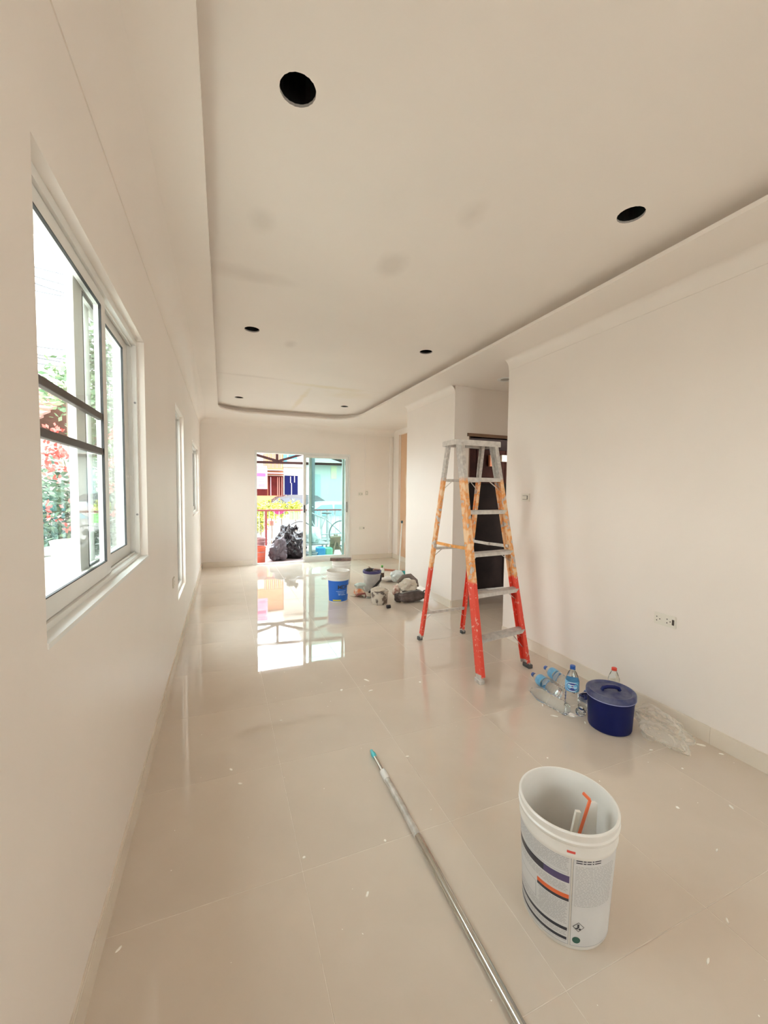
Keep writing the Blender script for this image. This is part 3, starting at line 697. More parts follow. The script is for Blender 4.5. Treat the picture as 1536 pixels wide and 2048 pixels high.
# ------------------------------------------------------------------ water bottles
M['pet'] = mat('clear_pet', (.93, .98, 1.0), .04, trans=1, ior=1.18)
M['water'] = mat('water', (.90, .97, 1.0), .0, trans=1, ior=1.33)
M['bcap'] = mat('blue_cap', (.02, .10, .42), .35); M['wrapblue'] = mat('blue_bottle_wrap', (.20, .55, .82), .3, col2=(.08, .30, .62), nscale=14)
M['wraplogo'] = mat('white_print', (.85, .9, .95), .3); M['rcap'] = mat('red_cap', (.75, .06, .03), .4); M['navy'] = mat('navy_print', (.03, .06, .30), .3)
def bottle(label, base, axis=(0, 0, 1), H=.30, R=.039, cap='bcap', wrap_=True, open_=False, squash=1, group=None, spin=0, wcol='wrapblue'):
    base = Vector(base); ax = Vector(axis).normalized()
    t = thing('water_bottle', label, 'bottle', base, group)
    def L(prof, n=36): bm = NB(); lathe(bm, base, prof, n, axis=ax, sx=squash); return bm
    P = [(0, .006), (R*.55, .003), (R*.80, .0), (R*.97, .006), (R, .016)]
    for k in range(5): z = H*(.12+.07*k); P += [(R, z-.006), (R*.955, z), (R, z+.006)]
    P += [(R*.97, H*.50), (R*1.0, H*.53), (R*1.0, H*.70), (R*.93, H*.74), (R*.62, H*.86), (.0145, H*.91), (.0145, H*.925), (.0165, H*.93), (.0135, H*.935), (.0130, H*.99)]
    obj('bottle_body', L(P), M['pet'], t, True)
    if cap: obj('cap', L([(0, H*.935), (.0155, H*.935), (.0155, H*.99), (.0145, H), (0, H)], 24), M[cap], t)
    if wrap_:
        w_ = obj('bottle_wrap', L([(R*1.008, H*.515), (R*1.012, H*.52), (R*1.012, H*.70), (R*.99, H*.715)], 36), M[wcol], t, True)
        # oval emblem on the side facing the room
        d, u, v = frame(ax)
        if abs(d.z) > .999: u, v = Vector((1, 0, 0)), Vector((0, 1, 0))
        for rr, mm, off in ((1, M['wraplogo'], 1.02), (.86, M['navy'], 1.028)):
            bm = NB(); vs = []
            for k in range(28):
                a = 2*pi*k/28; ph = spin + 1.0*rr*cos(a); hh = H*.618 + H*.088*rr*sin(a)
                vs.append(bm.verts.new(base + d*hh + (u*cos(ph)*squash+v*sin(ph))*R*off))
            cc = bm.verts.new(base + d*H*.618 + (u*cos(spin)*squash+v*sin(spin))*R*(off+.02))
            for k in range(28): bm.faces.new((cc, vs[k], vs[(k+1) % 28]))
            obj('emblem', bm, mm, w_)
        bm = NB()
        for k, (a0, a1, hh) in enumerate(((-.62, .25, .640), (-.4, .65, .60))):
            for j in range(6):
                f0, f1 = a0+(a1-a0)*j/6, a0+(a1-a0)*(j+1)/6
                q_ = [base + d*H*(hh+dz) + (u*cos(spin+f)*squash+v*sin(spin+f))*R*1.05 for f, dz in ((f0, 0), (f1, .004), (f1, .018), (f0, .014))]
                bm.faces.new([bm.verts.new(p_) for p_ in q_])
        obj('emblem_stroke', bm, M['wraplogo'], w_)
    return t
bw = (1.955, 1.775, 0)
bottle('upright clear water bottle with blue cap and oval label left of the blue pail', bw, H=.305, spin=radians(-135))
def lying(label, pbase, ptop, R=.038, **k):
    a, b = fl(*pbase, R), fl(*ptop, R); ax = (b-a).normalized(); a.z = R*1.0
    return bottle(label, a, ax, H=.29, R=R, **k)
lying('clear bottle lying against the skirting with light blue wrap, the farther one', (1140, 1372), (1068, 1318), cap='bcap', spin=1.2, group='bottles lying behind the upright bottle')
lying('clear bottle lying beside the ladder foot with light blue wrap, nearer of the two', (1118, 1388), (1052, 1338), cap='bcap', spin=1.0, group='bottles lying behind the upright bottle')
lying('unlabelled ribbed clear bottle lying in front of the upright bottle', (1135, 1420), (1077, 1388), cap=None, wrap_=False)
lying('clear bottle with dark blue wrap lying between upright bottle and blue pail', (1160, 1424), (1172, 1385), cap='bcap', spin=3.6, R=.032, wcol='navy')
rc = at(1257, 1347, 1.83); rc = Vector((2.31, 1.80, 0))
t = bottle('clear bottle with red cap standing behind the blue pail at the wall', (2.31, 1.775, 0), H=.235, R=.033, cap='rcap', wrap_=False)

# ------------------------------------------------------------------ clear plastic bag
def blob(bm, c, rx, ry, rz, seed, amp=.18, sub=4, flat=None, ridg=7, rot=0):
    r = random.Random(seed); g = bmesh.ops.create_icosphere(bm, subdivisions=sub, radius=1)
    import mathutils.noise as N
    off = Vector((r.uniform(-9, 9), r.uniform(-9, 9), r.uniform(-9, 9)))
    for v in g['verts']:
        n = v.co.normalized(); k = 1 + amp*(N.noise(n*1.6+off)*1.2) + amp*.55*abs(N.noise(n*ridg*.6+off*1.7)) - amp*.35*abs(N.noise(n*ridg+off*.3))
        p = n*k; p = Vector((p.x*rx, p.y*ry, p.z*rz))
        if rot: p = Matrix.Rotation(rot, 3, 'Z') @ p
        v.co = p + Vector(c)
        if flat is not None and v.co.z < flat: v.co.z = flat + (v.co.z-flat)*.04
    return g
M['film'] = bpy.data.materials.new('thin_clear_film'); M['film'].use_nodes = True
_t = M['film'].node_tree; _t.nodes.clear(); _o = _t.nodes.new('ShaderNodeOutputMaterial'); _tr = _t.nodes.new('ShaderNodeBsdfTransparent'); _g = _t.nodes.new('ShaderNodeBsdfPrincipled'); _m = _t.nodes.new('ShaderNodeMixShader'); _l = _t.nodes.new('ShaderNodeLayerWeight'); _l.inputs[0].default_value = .42
_g.inputs['Base Color'].default_value = (.86, .82, .75, 1); _g.inputs['Roughness'].default_value = .22; _mr = _t.nodes.new('ShaderNodeMapRange'); _mr.inputs['To Min'].default_value = .09; _mr.inputs['To Max'].default_value = .7
_t.links.new(_l.outputs['Facing'], _mr.inputs['Value']); _t.links.new(_mr.outputs[0], _m.inputs[0]); _t.links.new(_tr.outputs[0], _m.inputs[1]); _t.links.new(_g.outputs[0], _m.inputs[2]); _t.links.new(_m.outputs[0], _o.inputs[0])
bm = NB(); ca = fl(1318, 1462, .05); dirb = (fl(1375, 1498)-fl(1275, 1420)); rot = atan2(dirb.y, dirb.x)
blob(bm, (ca.x+.02, ca.y+.0, .058), .165, .095, .070, 5, amp=.42, sub=5, flat=.002, ridg=4, rot=rot)
for v in bm.verts: v.co.x = min(v.co.x, XR-.016)
single('plastic_bag', bm, M['film'], 'crumpled clear plastic bag on the floor right of the blue pail', 'bag', smooth=True)

# ------------------------------------------------------------------ far group of buckets and tools
M['bluelabel'] = mat('bright_blue_label', (.015, .14, .60), .35); M['yellow'] = mat('yellow_print', (.75, .65, .05), .5)
DC = (1.305, 4.735)
def dr_(z): return .118 + .018*z/.36
def bucket(label, C, H, rf, name='paint_bucket', content=None, mm=None, rim=None, n=56):
    t = thing(name, label, 'bucket', (*C, 0)); bm = NB(); m1 = mm or M['hdpe']
    lathe(bm, (*C, 0), [(0, .005), (rf(0)-.01, .003), (rf(0)-.004, 0), (rf(0), .006), (rf(H*.78), H*.78), (rf(H*.78)+.006, H*.79), (rf(H*.84)+.006, H*.835), (rf(H*.84)+.001, H*.845), (rf(H*.9), H*.90), (rf(H*.93)+.006, H*.91), (rf(H)+.006, H*.99), (rf(H)+.002, H), (rf(H)-.004, H*.99), (rf(0)-.004, .012), (0, .011)], n)
    b_ = obj('bucket_body', bm, m1, t, True)
    if rim: bm = NB(); lathe(bm, (*C, 0), [(rf(H)+.006, H*.88), (rf(H)+.010, H*.90), (rf(H)+.010, H*1.0), (rf(H)+.004, H*1.015), (rf(H)-.006, H*1.0), (rf(H)-.006, H*.9)], n); obj('rim', bm, rim, t, True)
    if content: bm = NB(); lathe(bm, (*C, 0), [(0, H*.88), (rf(H*.88)-.005, H*.88)], n); obj('paint_surface', bm, content, t)
    return t
mb = bucket('white bucket with bright blue label standing left of the tool pile', DC, .37, dr_, content=M['hdpe_in'])
fa = math.degrees(atan2(-DC[1], -DC[0]))           # direction facing the camera
bm = NB(); wrap(bm, fa-64, fa+76, .012, .262, .0012, DC, dr_); lb2 = obj('bucket_label', bm, M['bluelabel'], mb)
bm = NB(); wrap(bm, fa-30, fa+18, .018, .034, .002, DC, dr_); obj('label_strip', bm, M['yellow'], lb2)
bm = NB(); wrap(bm, fa-10, fa+45, .135, .141, .002, DC, dr_); wrap(bm, fa-2, fa+40, .118, .123, .002, DC, dr_); wrap(bm, fa+0, fa+36, .104, .109, .002, DC, dr_); wrap(bm, fa+2, fa+14, .090, .100, .002, DC, dr_); wrap(bm, fa+18, fa+44, .088, .096, .002, DC, dr_); obj('label_text', bm, mat('pale_blue_print', (.35, .5, .8), .4), lb2)['kind'] = 'stuff'
bm = NB(); wrap(bm, fa+58, fa+76, .09, .20, .002, DC, dr_); obj('label_paint_smear', bm, M['hdpe'], lb2)
def wrap_text(s, size, a_c, z0, C, rf, m, parent, name, off=.002):
    cu = bpy.data.curves.new('t', 'FONT'); cu.body = s; cu.size = size; cu.resolution_u = 3; cu.offset = .0012
    to = bpy.data.objects.new('t', cu); COL.objects.link(to); bpy.context.view_layer.update()
    me = to.evaluated_get(bpy.context.evaluated_depsgraph_get()).to_mesh(); bm = NB(); bm.from_mesh(me)
    to.to_mesh_clear(); bpy.data.objects.remove(to); bpy.data.curves.remove(cu)
    w_ = max(v.co.x for v in bm.verts)
    for v in bm.verts:
        z = z0+v.co.y; r_ = rf(z)+off; a = radians(a_c) + (v.co.x-w_/2)/r_; v.co = Vector((C[0]+r_*cos(a), C[1]+r_*sin(a), z))
    return obj(name, bm, m, parent, norm=False)
wrap_text('MDF', .066, fa+27, .165, DC, dr_, M['ink'], lb2, 'label_lettering')
b2 = (1.60, 5.62)
bucket('plain white bucket with a wooden scrap on top, behind the blue-labelled bucket', b2, .33, dr_, content=M['hdpe_in'])
bm = NB(); obox(bm, (b2[0]-.02, b2[1]-.03, .353), (.15, -.02, -.004), (.012, .035, 0), (0, 0, .020)); t = single('wood_offcut', bm, mat('scuffed_brown_wood', (.20, .13, .11), .6, noise=.4, nscale=20), 'short scuffed grey-brown wood block lying across the rear white bucket', 'block')
M['purplerim'] = mat('dark_purple_plastic', (.06, .05, .17), .4)
b3 = (1.865, 5.05)
def r3(z): return .102+.014*z/.27
M['greysteel'] = mat('grey_stained_plastic', (.48, .47, .46), .45, col2=(.74, .72, .70), nscale=7)
bucket('grey bucket with purple rim holding black tools, middle of the far group', b3, .275, r3, mm=M['greysteel'], rim=M['purplerim'], content=M['ink'])
M['blackrubber'] = mat('black_rubber', (.025, .022, .025), .5); M['blk2'] = mat('dark_brown_fabric', (.075, .055, .05), .75, col2=(.16, .12, .11), nscale=12, bump=.3)
bm = NB(); blob(bm, (b3[0]-.045, b3[1]-.03, .285), .06, .035, .026, 11, amp=.3, sub=3); single('work_glove', bm, M['blackrubber'], 'crumpled black glove on the rim of the purple-rimmed bucket', 'glove', smooth=True)
bm = NB(); tube(bm, [(b3[0]-.04, b3[1]-.05, .272), (b3[0]+.02, b3[1]-.05, .296), (b3[0]+.10, b3[1]-.04, .284)], [.008, .013, .010], 10); tube(bm, [(b3[0]+.0, b3[1]+.02, .284), (b3[0]-.03, b3[1]+.05, .315)], [.010, .008], 10); single('trowel_handle', bm, mat('worn_wood_handle', (.35, .23, .19), .6), 'worn brown tool handle lying across the purple-rimmed bucket', 'tool', smooth=True)
# trowel hanging from the grey bucket
bm = NB(); wrap(bm, -125, -98, .06, .19, .004, b3, r3); 
sp_ = thing('rubber_hose', 'black rubber hose draped down the front of the purple-rimmed bucket', 'hose', (b3[0]+.03, b3[1]-.13, 0)); bm.free()
bm = NB(); tube(bm, [(b3[0]+.10, b3[1]-.09, .22), (b3[0]+.075, b3[1]-.125, .16), (b3[0]+.01, b3[1]-.14, .10), (b3[0]-.07, b3[1]-.15, .035), (b3[0]-.10, b3[1]-.16, .016)], [.010, .014, .018, .016, .012], 12); obj('hose_body', bm, M['blackrubber'], sp_, True)
# small dark bottle with green cap behind
gb = fl(764, 1160); t = thing('drink_bottle', 'small brown bottle with green cap right of the purple-rimmed bucket', 'bottle', (gb.x, gb.y, 0))
bm = NB(); lathe(bm, (gb.x, gb.y, 0), [(0, 0), (.030, .0), (.033, .008), (.033, .11), (.030, .13), (.014, .18), (.013, .205), (0, .206)], 28); obj('bottle_body', bm, mat('brown_drink', (.10, .05, .03), .2), t, True)
bm = NB(); lathe(bm, (gb.x, gb.y, 0), [(.0335, .115), (.0335, .16), (.015, .19)], 28); obj('bottle_shoulder', bm, M['switch'], t, True)
bm = NB(); lathe(bm, (gb.x, gb.y, 0), [(0, .20), (.016, .20), (.016, .225), (0, .226)], 20); obj('cap', bm, mat('green_cap', (.12, .45, .08), .4), t, True)
# dirty white pail in front
cc = (1.735, 4.43)
def r4(z): return .092+.012*z/.16
M['dirty'] = mat('plaster_splashed_pail', (.62, .56, .48), .6, col2=(.16, .12, .10), nscale=11)
M['dirty'].node_tree.nodes['Color Ramp'].color_ramp.elements[0].position = .50; M['dirty'].node_tree.nodes['Color Ramp'].color_ramp.elements[1].position = .56
t = bucket('low plaster-splashed pail in front of the purple-rimmed bucket', cc, .165, r4, mm=M['dirty'], name='mixing_pail', content=mat('dried_plaster', (.72, .66, .58), .8, noise=.05))
M['khaki'] = mat('pale_khaki_cloth', (.62, .55, .46), .85, noise=.12, nscale=9, bump=.3, bscale=20)
bm = NB(); blob(bm, (cc[0]-.02, cc[1]-.0, .168), .085, .07, .028, 3, amp=.3, sub=4); single('rag', bm, M['khaki'], 'pale khaki rag heaped in the plaster-splashed pail', 'cloth', smooth=True)
# black sole lumps beside the pail
bm = NB(); blob(bm, (1.97, 4.40, .055), .05, .045, .055, 21, amp=.35, sub=3, flat=.0); single('power_drill', bm, M['blk2'], 'small black power tool lump between the splashed pail and the duffel bag', 'tool', smooth=True)
bm = NB(); p_ = fl(777, 1213, .02); tube(bm, [p_+Vector((-.022, 0, 0)), p_+Vector((.022, 0, 0))], .020, 16); single('tape_roll', bm, M['blackrubber'], 'small black roll on the floor in front of the duffel bag', 'roll', smooth=True)
# duffel bag with end loops
dbag = thing('tool_bag', 'long dark brown tool bag lying at the right end of the tool pile', 'bag', (2.16, 4.36, 0))
bm = NB(); blob(bm, (2.14, 4.36, .070), .19, .075, .072, 8, amp=.16, sub=4, flat=.001, rot=.05); obj('bag_body', bm, M['blk2'], dbag, True)
bm = NB(); pth = [Vector((2.30+.045*cos(a), 4.33, .085+.05*sin(a))) for a in [radians(x) for x in range(-70, 251, 20)]]; tube(bm, pth, .007, 8); obj('bag_handle', bm, M['blackrubber'], dbag, True)
bm = NB(); tube(bm, [(2.335, 4.33, .10), (2.36, 4.33, .145)], [.010, .014], 10); obj('handle_knob', bm, M['blackrubber'], dbag, True)
bm = NB(); tube(bm, [(1.98, 4.34, .12), (2.08, 4.30, .148), (2.20, 4.31, .146), (2.30, 4.34, .11)], .004, 8); obj('zipper', bm, M['gframe'], dbag, True)
# cloth heap and hat-like bag on top
bm = NB(); blob(bm, (2.12, 4.44, .175), .12, .09, .075, 31, amp=.32, sub=4); single('canvas_sack', bm, M['khaki'], 'cream canvas sack slumped on top of the dark tool bag', 'bag', smooth=True)
bm = NB(); tube(bm, [(2.03, 4.56, .20), (2.11, 4.57, .27), (2.20, 4.56, .275), (2.27, 4.53, .21), (2.28, 4.50, .14)], [.018, .026, .03, .026, .018], 12); single('rolled_mat', bm, mat('brown_grey_mat', (.20, .16, .14), .8, noise=.2), 'grey-brown strap arching over the cream canvas sack', 'strap', smooth=True)
M['redor'] = mat('orange_red_plastic', (.72, .16, .07), .45, noise=.2, nscale=20)
bm = NB(); blob(bm, (1.985, 4.50, .115), .045, .05, .075, 41, amp=.35, sub=3); single('tool_grip', bm, mat('red_brown_tool', (.42, .16, .12), .5, col2=(.75, .66, .55), nscale=30), 'red and cream tool grip wedged beside the cream canvas sack', 'tool', smooth=True)
bm = NB(); pq = fl(718, 1186, .035); blob(bm, (pq.x, pq.y, .045), .06, .05, .045, 43, amp=.35, sub=3, flat=.001); single('sponge', bm, mat('orange_and_cream', (.70, .22, .08), .6, col2=(.80, .72, .62), nscale=18), 'orange and cream sponge at the left edge of the tool pile', 'sponge', smooth=True)
bm = NB(); blob(bm, (pq.x+.04, pq.y+.06, .12), .075, .05, .035, 47, amp=.35, sub=3); blob(bm, (pq.x+.03, pq.y+.06, .06), .05, .045, .06, 48, amp=.2, sub=3, flat=.001); single('cleaning_cloth', bm, mat('pale_teal_cloth', (.62, .74, .72), .8, noise=.08), 'pale teal cloth leaning on the front of the purple-rimmed bucket', 'cloth', smooth=True)
tr_ = thing('plastering_trowel', 'flat steel plastering trowel lying in front of the sponge', 'trowel', (1.55, 4.62, 0))
a_, b__ = fl(704, 1190, .006), fl(742, 1196, .006); bm = NB(); beam(bm, a_, b__, .09, .004, (0, 1, 0)); obj('blade', bm, M['chrome'], tr_)
bm = NB(); m_ = (a_+b__)/2; tube(bm, [m_+Vector((-.06, 0, .0)), m_+Vector((-.05, 0, .03)), m_+Vector((.05, 0, .035)), m_+Vector((.06, 0, .0))], [.006, .012, .012, .006], 10); obj('trowel_grip', bm, mat('red_grip', (.30, .08, .07), .5), tr_, True)
bm = NB(); c_ = fl(795, 1166, .0); blob(bm, (c_.x, c_.y, .10), .10, .07, .09, 53, amp=.3, sub=4, flat=.001); single('plastic_wrap', bm, mat('pale_wrap', (.72, .78, .78), .4, noise=.06), 'pale bluish bundle of plastic wrap behind the cream sack', 'wrap', smooth=True)
bm = NB(); c_ = fl(775, 1163, .0); blob(bm, (c_.x, c_.y, .035), .12, .08, .035, 57, amp=.25, sub=4, flat=.001); single('white_rag', bm, mat('white_cotton', (.78, .74, .69), .85, noise=.05), 'white rag on the floor behind the tool pile', 'cloth', smooth=True)
# squeegee / broom standing at the pillar end
mp = fl(800, 1155); tp_ = Vector((mp.x+.02, mp.y, .86)); mop = thing('floor_squeegee', 'upright floor squeegee with white pole and turquoise head at the pillar end', 'squeegee', (mp.x, mp.y, 0))
bm = NB(); tube(bm, [(mp.x-.02, mp.y, .09), tp_], .009, 14); obj('pole', bm, M['hdpe'], mop, True)
bm = NB(); tube(bm, [tp_-Vector((0, 0, .01)), tp_+Vector((0, 0, .025)), tp_+Vector((0, 0, .03))], [.016, .018, .010], 14); obj('end_cap', bm, mat('slate_cap', (.06, .10, .12), .5), mop, True)
M['turq'] = mat('turquoise_head', (.05, .42, .44), .45)
bm = NB(); box(bm, (mp.x-.05, mp.y-.02, .012), (mp.x+.16, mp.y+.02, .10), bevel=.006); box(bm, (mp.x-.05, mp.y-.004, 0), (mp.x+.16, mp.y+.004, .02)); obj('squeegee_head', bm, M['turq'], mop)
bm = NB(); a_, b__ = fl(766, 1139, .012), fl(822, 1143, .012); beam(bm, a_, b__, .05, .024, (0, 1, 0)); single('wooden_strip', bm, mat('red_brown_batten', (.38, .13, .08), .5, noise=.15), 'red-brown wooden strip lying on the floor behind the tool pile', 'plank')

# ------------------------------------------------------------------ debris and paint spots on the floor
M['chip'] = mat('white_paint_chip', (.90, .87, .80), .5)
for i, (x, y, rr, sq) in enumerate(((462, 1539, .013, .5), (480, 1567, .012, .45), (735, 1788, .012, .4), (1463, 1614, .013, .5), (1355, 1615, .008, .9), (1028*1.0, 1424+4, .0, 0), (1109, 1432, .022, .35), (1085, 1410, .016, .3), (1170, 1445, .014, .3), (1403, 1490, .022, .5), (1443, 1508, .012, .5), (1365, 1537, .007, .9), (1095, 1508+8, .006, .8), (1302, 1500, .012, .4), (840, 1364, .010, .8), (733, 1360, .026, .3), (742, 1381, .018, .4), (683, 1380, .014, .6), (562, 1441, .008, .9), (238, 1898, .010, .4), (815, 1513, .010, .5), (770, 1681, .006, .8), (608, 1715, .007, .8), (1416, 1922, .013, .25), (1455, 1842, .012, .25), (1434, 1700, .010, .3))):
    if rr == 0: continue
    p_ = fl(x, y); bm = NB(); n = 11; a0 = random.uniform(0, 6.28); rs = [rr*random.uniform(.75, 1.15) for _ in range(n)]
    if p_.x > XR-.03: continue
    th = .0015
    lo_ = []; hi_ = []
    for k in range(n):
        a = 2*pi*k/n; u, v = rs[k]*cos(a), rs[k]*sin(a)*sq; X, Y = u*cos(a0)-v*sin(a0), u*sin(a0)+v*cos(a0)
        lo_.append(bm.verts.new((p_.x+X, p_.y+Y, 0))); hi_.append(bm.verts.new((p_.x+X*.8, p_.y+Y*.8, th)))
    bm.faces.new(hi_)
    for k in range(n): bm.faces.new((lo_[k], lo_[(k+1) % n], hi_[(k+1) % n], hi_[k]))
    CL = {0: 'left of two paint flakes on the open floor near the left wall', 1: 'right of two paint flakes on the open floor near the left wall', 2: 'white paint flake left of the pole, midway along it',
          3: 'largest white flake right of the open bucket, nearer the right wall', 4: 'small round flake behind the open bucket rim, right side', 6: 'long white plastic shard in front of the upright bottle',
          7: 'thin white shard lying among the fallen bottles', 9: 'white scrap at the skirting just past the plastic bag', 14: 'round white paint drop in front of the ladder', 15: 'longest white smear of paint on the floor left of the ladder', 19: 'thin flake beside the left skirting, nearest the camera',
          20: 'paint flake just right of the turquoise pole tip', 23: 'thin sliver of paint at the bottom right of the floor'}
    if i in CL: single('paint_chip', bm, M['chip'], CL[i], 'paint chip', 'dried paint flakes on the floor')
    else: single('paint_chip', bm, M['chip'], 'small flake of dried white paint on the beige tiled floor', 'paint chip', 'dried paint flakes on the floor')
bm = NB()
for i in range(120):
    X, Y = random.uniform(XL+.15, XR-.05), random.uniform(.35, 5.2)
    rr = random.choice((.0015, .002, .003)); n = 7; st = random.uniform(.4, 1); a0 = random.uniform(0, 6.28)
    vs = []
    for k in range(n):
        a = 2*pi*k/n; u, v = rr*random.uniform(.8, 1.2)*cos(a), rr*st*sin(a); vs.append(bm.verts.new((X+u*cos(a0)-v*sin(a0), Y+u*sin(a0)+v*cos(a0), .0008)))
    bm.faces.new(vs)
single('paint_specks', bm, M['chip'], 'scattered tiny white paint specks across the beige floor', 'paint specks', kind='stuff')

# ------------------------------------------------------------------ front yard beyond the glass door
M['yard'] = mat('pale_pink_yard_tile', (.42, .32, .31), .45, noise=.08, nscale=3)
M['street'] = mat('pale_concrete_street', (.30, .29, .27), .85, noise=.08)
bm = NB(); box(bm, (-3.2, YB+T, -.12), (4.7, 10.5, -.025)); struct('yard_floor', bm, M['yard'])
bm = NB(); box(bm, (-30, 10.5, -.6), (60, 70, -.42)); struct('street_ground', bm, M['street'])
bm = NB(); box(bm, (-30, -12, -.4), (XL-T, 10.5, -.15)); struct('garden_ground', bm, mat('pale_bounce_ground', (.42, .40, .36), .9, noise=.2))  # pale ground colour put in to bounce daylight into the left windows
# railing
M['rail'] = mat('dark_red_rail', (.13, .02, .02), .5); M['picket'] = mat('grey_white_picket', (.30, .30, .30), .5)
YR = 10.2
ra, rb = at(450, 1020.5, YR), at(760, 1024, YR)
fence = thing('yard_railing', 'low picket railing with dark red top rail closing the front yard', 'railing', ((ra.x+rb.x)/2, YR, -.025))
bm = NB(); box(bm, (ra.x, YR-.02, ra.z-.03), (rb.x, YR+.02, ra.z+.01)); obj('top_rail', bm, M['rail'], fence)
bm = NB(); box(bm, (ra.x, YR-.012, .10), (rb.x, YR+.012, .135)); obj('bottom_rail', bm, M['picket'], fence)
for x in (532, 642, 656, 700):
    p_ = at(x, 1040, YR); bm = NB(); box(bm, (p_.x-.025, YR-.025, -.025), (p_.x+.025, YR+.025, ra.z-.03)); obj('fence_post', bm, M['rail'] if x < 600 else M['gframe'], fence)
pm = None; X = ra.x+.05
while X < rb.x:
    if pm is None:
        bm = NB(); box(bm, (X-.008, YR-.008, .1), (X+.008, YR+.008, ra.z-.03)); pm = obj('picket', bm, M['picket'], fence); x0_ = X; base_loc = pm.location.copy()
    else:
        o = pm.copy(); COL.objects.link(o); o.parent = fence; o.location = base_loc + Vector((X-x0_, 0, 0))
    X += .12
# canopy truss over the yard and its grey post
M['truss'] = mat('dark_brown_steel', (.02, .008, .007), .8, spec=.1); YT = 10.3
tr = thing('canopy_truss', 'dark steel truss spanning the yard above the railing', 'truss', (at(556, 927, YT).x, YT, at(556, 927, YT).z))
def seg(name, x0, y0, x1, y1, w=.06, Y=YT, m=None, par=None): bm = NB(); beam(bm, at(x0, y0, Y), at(x1, y1, Y), w, w, (0, 1, 0)); return obj(name, bm, m or M['truss'], par or tr)
seg('bottom_chord', 440, 922, 800, 932); seg('top_chord', 440, 880, 800, 886); seg('web_diagonal', 490, 903, 556, 922.5); seg('web_diagonal', 556, 922.5, 624, 903)
seg('web_post', 554, 885, 554, 922, .06); seg('web_diagonal', 624, 903, 704, 929); seg('web_diagonal', 420, 924, 490, 903)
bm = NB(); p_ = at(625, 1000, YT-.08); box(bm, (p_.x-.05, YT-.13, -.025), (p_.x+.05, YT-.03, at(625, 885, YT).z)); single('canopy_post', bm, mat('slate_post', (.07, .08, .085), .7), 'grey square canopy post seen through the tinted glass door', 'post')
# banner
M['pink'] = mat('pink_banner', (.46, .14, .30), .6); M['pinktxt'] = mat('pale_pink_print', (.50, .30, .44), .6); M['hotpink'] = mat('hot_pink_print', (.50, .05, .20), .6)
Yb = 10.3; a_, b__ = at(500, 931, Yb), at(534.5, 978, Yb)
bn = thing('hanging_banner', 'pink cloth banner hanging at left beyond the open door', 'banner', ((a_.x+b__.x)/2, Yb, b__.z))
bm = NB(); box(bm, (a_.x, Yb-.006, b__.z), (b__.x, Yb+.006, a_.z)); obj('cloth', bm, M['pinktxt'], bn)
for xx in (a_.x+.08, b__.x-.06):
    bm = NB(); tube(bm, [(xx, Yb, a_.z-.01), (xx, Yb, at(520, 921, Yb).z)], .004, 6); obj('cord', bm, M['gframe'], bn)
for y0, y1, x0, x1, m_ in ((932, 936, 502, 534, 'pink'), (946, 953, 513, 531, 'hotpink'), (938, 941, 515, 531, 'pink'), (957, 959.5, 515, 529, 'pink'), (962, 964, 515, 529, 'pink'), (967, 974, 517, 530, 'pink')):
    p_, q_ = at(x0, y0, Yb-.008), at(x1, y1, Yb-.008); bm = NB(); box(bm, (p_.x, Yb-.009, q_.z), (q_.x, Yb-.006, p_.z)); obj('print_strip', bm, M[m_], bn)
# shrubs
def leafball(name, label, c, rad, n, leaf, cols, cat='shrub', group=None, stem=True, zs=1.0, base_z=None):
    t = thing(name, label, cat, (c[0], c[1], base_z if base_z is not None else c[2]-rad*zs), group); rn = random.Random(int(c[0]*100+c[1]*10)+n)
    bm = NB()
    for i in range(n):
        d = Vector((rn.gauss(0, 1), rn.gauss(0, 1), rn.gauss(0, 1))).normalized()*rad*rn.uniform(.35, 1.0)*(1+.25*sin(d_) if (d_ := rn.uniform(0, 6)) else 1); d.z *= zs
        p = Vector(c)+d; u = Vector((rn.gauss(0, 1), rn.gauss(0, 1), rn.gauss(0, .6))).normalized(); v = u.cross(Vector((rn.gauss(0, 1), rn.gauss(0, 1), rn.gauss(0, 1)))).normalized(); s_ = leaf*rn.uniform(.6, 1.3)
        vs = [bm.verts.new(q) for q in (p-u*s_, p-v*s_*.4+u*s_*.1, p+u*s_, p+v*s_*.4+u*s_*.1)]; bm.faces.new(vs).material_index = rn.randrange(len(cols))
    f = obj('foliage', bm, cols, t, norm=False); f['kind'] = 'stuff'
    if stem:
        z0 = base_z if base_z is not None else c[2]-rad*zs-.3; bm = NB(); tube(bm, [(c[0], c[1], z0), (c[0]+.03, c[1], (z0+c[2])/2), (c[0], c[1], c[2])], [max(.02, rad*.07), max(.015, rad*.05), .01], 8); obj('trunk', bm, M['bark'], t)
    return t
M['bark'] = mat('bark', (.16, .12, .09), .9, noise=.2)
lyel = [mat('yellow_leaf', (.42, .40, .03), .5), mat('lime_leaf', (.24, .34, .03), .5), mat('pale_yellow_leaf', (.50, .46, .12), .5)]
for i, (x, y, rd_, sd_) in enumerate(((520, 1012, .30, 'left'), (542, 1010, .30, 'middle'), (520, 1035, .26, 'low'), (562, 1008, .26, 'right'), (590, 1006, .24, 'far right'))):
    c_ = at(x, y, 11.4+.2*i) - Vector((0, 0, .17))
    leafball('yellow_shrub', ('yellow-green shrub beyond the railing, directly below the pink banner', 'tall yellow-green shrub beyond the railing, centre of the open doorway', 'low yellow shrub seen through the pickets at far left of doorway', 'small yellow shrub in front of the white car bonnet', 'small yellow-green shrub nearest the sliding door stile')[i], c_, rd_, 420, .055, lyel, 'shrub', 'yellow shrubs beyond the railing', base_z=-.42)
